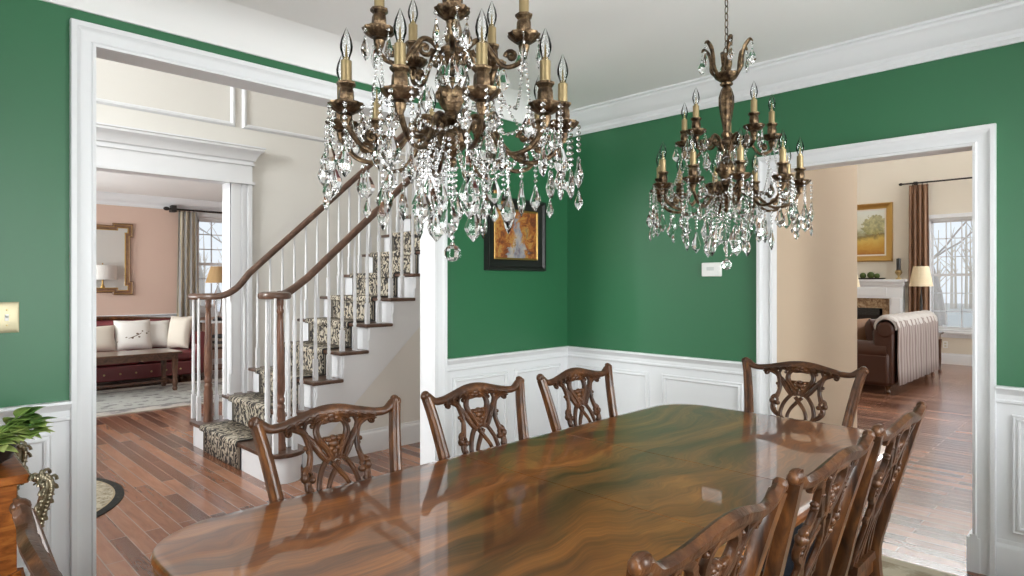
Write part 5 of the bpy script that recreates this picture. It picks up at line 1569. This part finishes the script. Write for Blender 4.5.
# ------------------------------------------------------------------ outside: bare trees beyond the windows
def bare_tree(x, y, h, r, seed, label, lean=0.0):
    rg = random.Random(seed)
    root = thing('bare_tree', label, 'tree', (x, y, -.5), group='bare winter trees outside')
    b = MB(); q = MB()
    def grow(p, d, L, r, lev, mb):
        P = [p]; dd = d.copy()
        for k in range(5):
            dd = (dd + Vector((rg.uniform(-.18, .18), rg.uniform(-.18, .18), rg.uniform(-.02, .14)))).normalized(); P.append(P[-1] + dd * L / 5)
        mb.tube(P, lerp_list([r, r * .55], 6), 6 if lev < 2 else 4)
        if lev < 3:
            for k in range(3 if lev else 6):
                i = rg.randint(2, 5); a = rg.uniform(0, 2 * PI)
                nd = (dd * .5 + Vector((math.cos(a), math.sin(a), rg.uniform(.1, .7)))).normalized()
                grow(P[i], nd, L * rg.uniform(.45, .65), r * .42, lev + 1, q)
    grow(Vector((0, 0, 0)), Vector((lean, lean * .5, 1)).normalized(), h, r, 0, b)
    b.build('trunk', 'bark', root); q.build('branches', 'bark', root)
TL = ('thick bare tree just outside the far-room window', 'slim bare tree behind the thick one outside the far-room window', 'bare tree farther off on the lawn outside the far-room window', 'bare tree outside the parlour window', 'second bare tree farther off outside the parlour window')
for i, a in enumerate(((26.0, 4.95, 6.5, .13, 1), (34.0, 6.3, 7.5, .11, 2), (40.0, 9.3, 8.0, .12, 5), (9.5, 27.5, 6.0, .09, 3), (14.5, 36.0, 8.0, .11, 6))):
    bare_tree(*a, TL[i])
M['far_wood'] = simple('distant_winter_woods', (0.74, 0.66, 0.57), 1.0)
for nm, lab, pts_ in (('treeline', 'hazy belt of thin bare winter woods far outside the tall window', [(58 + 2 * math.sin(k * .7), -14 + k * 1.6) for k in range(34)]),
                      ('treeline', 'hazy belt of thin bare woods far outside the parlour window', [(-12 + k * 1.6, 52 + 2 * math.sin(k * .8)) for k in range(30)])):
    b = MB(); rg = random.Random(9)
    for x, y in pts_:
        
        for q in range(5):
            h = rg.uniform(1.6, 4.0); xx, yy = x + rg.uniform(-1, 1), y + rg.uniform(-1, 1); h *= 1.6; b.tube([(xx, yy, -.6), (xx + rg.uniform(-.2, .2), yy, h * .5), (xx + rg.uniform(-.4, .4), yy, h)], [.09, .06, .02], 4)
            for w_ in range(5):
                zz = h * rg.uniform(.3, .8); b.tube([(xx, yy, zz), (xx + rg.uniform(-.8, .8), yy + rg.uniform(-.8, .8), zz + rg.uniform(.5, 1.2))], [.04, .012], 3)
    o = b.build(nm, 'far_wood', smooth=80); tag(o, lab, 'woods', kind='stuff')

# ------------------------------------------------------------------ light
w = bpy.data.worlds.new('sky'); SC.world = w; w.use_nodes = True
N = w.node_tree.nodes; L = w.node_tree.links; N.clear()
out = N.new('ShaderNodeOutputWorld'); bg = N.new('ShaderNodeBackground'); tc = N.new('ShaderNodeTexCoord'); sp = N.new('ShaderNodeSeparateXYZ')
L.new(tc.outputs['Generated'], sp.inputs[0])
rp = ramp(N, [(0.0, (0.62, 0.60, 0.58)), (0.5, (0.90, 0.93, 0.98)), (0.62, (0.84, 0.90, 1.0)), (1.0, (0.70, 0.82, 1.0))])
mm = math_node(N, L, 'MULTIPLY_ADD', sp.outputs[2], .5, .5); L.new(mm, rp.inputs['Fac'])
L.new(rp.outputs['Color'], bg.inputs['Color']); bg.inputs['Strength'].default_value = 1.15
L.new(bg.outputs[0], out.inputs[0])

def daylight(side, c, u0, u1, z0, z1, power, col=(1, .98, .95)):
    """daylight coming in through one window opening: an area lamp the size of the glass, just inside it"""
    l = bpy.data.lights.new('window_daylight', 'AREA'); l.shape = 'RECTANGLE'; l.size = abs(u1 - u0); l.size_y = z1 - z0
    l.energy = power; l.color = col
    o = bpy.data.objects.new('window_daylight', l); COL.objects.link(o)
    um, zm = (u0 + u1) / 2, (z0 + z1) / 2; d = .0
    pos, dv = {'n': ((um, c - d, zm), (0, -1, 0)), 's': ((um, c + d, zm), (0, 1, 0)), 'e': ((c - d, um, zm), (-1, 0, 0)), 'w': ((c + d, um, zm), (1, 0, 0))}[side]
    o.location = pos
    o.rotation_euler = Vector(dv).to_track_quat('-Z', 'Y').to_euler()
    return o
LP = dict(din_s=120, din_w=110, hall=440, hall_low=60, par=150, fam=110, fam_up=180, fam_e=300)
for h in WS: daylight('s', DY0 - .12, *h, LP['din_s'])
for h in WW: daylight('w', DX0 - .12, *h, LP['din_w'])
daylight('w', -2.62, *WHW[2], LP['hall'])
for h in WHW[:2]: daylight('w', -2.62, *h, LP['hall_low'])
for h in WLW: daylight('w', -.64, *h, LP['par'])
for i, h in enumerate(WFS): daylight('s', -1.62, *h, LP['fam'] if i < 3 else LP['fam_up'])
daylight('e', FME + .14, *WFE[1], LP['fam_e'])

# ------------------------------------------------------------------ camera
cd = bpy.data.cameras.new('camera'); cam = bpy.data.objects.new('camera', cd); COL.objects.link(cam)
cam.location = (0, 0, 1.387); cam.rotation_euler = (PI / 2, 0, -PI / 4)
cd.sensor_width = 36.0; cd.lens = 36.0 * 629.5 / 1024; cd.shift_y = -5 / 1024; cd.clip_start = .02; cd.clip_end = 200
SC.camera = cam
vs_ = SC.view_settings
vs_.view_transform = 'Standard'; vs_.look = 'None'; vs_.exposure = 0.0; vs_.gamma = 1.0; vs_.use_curve_mapping = False
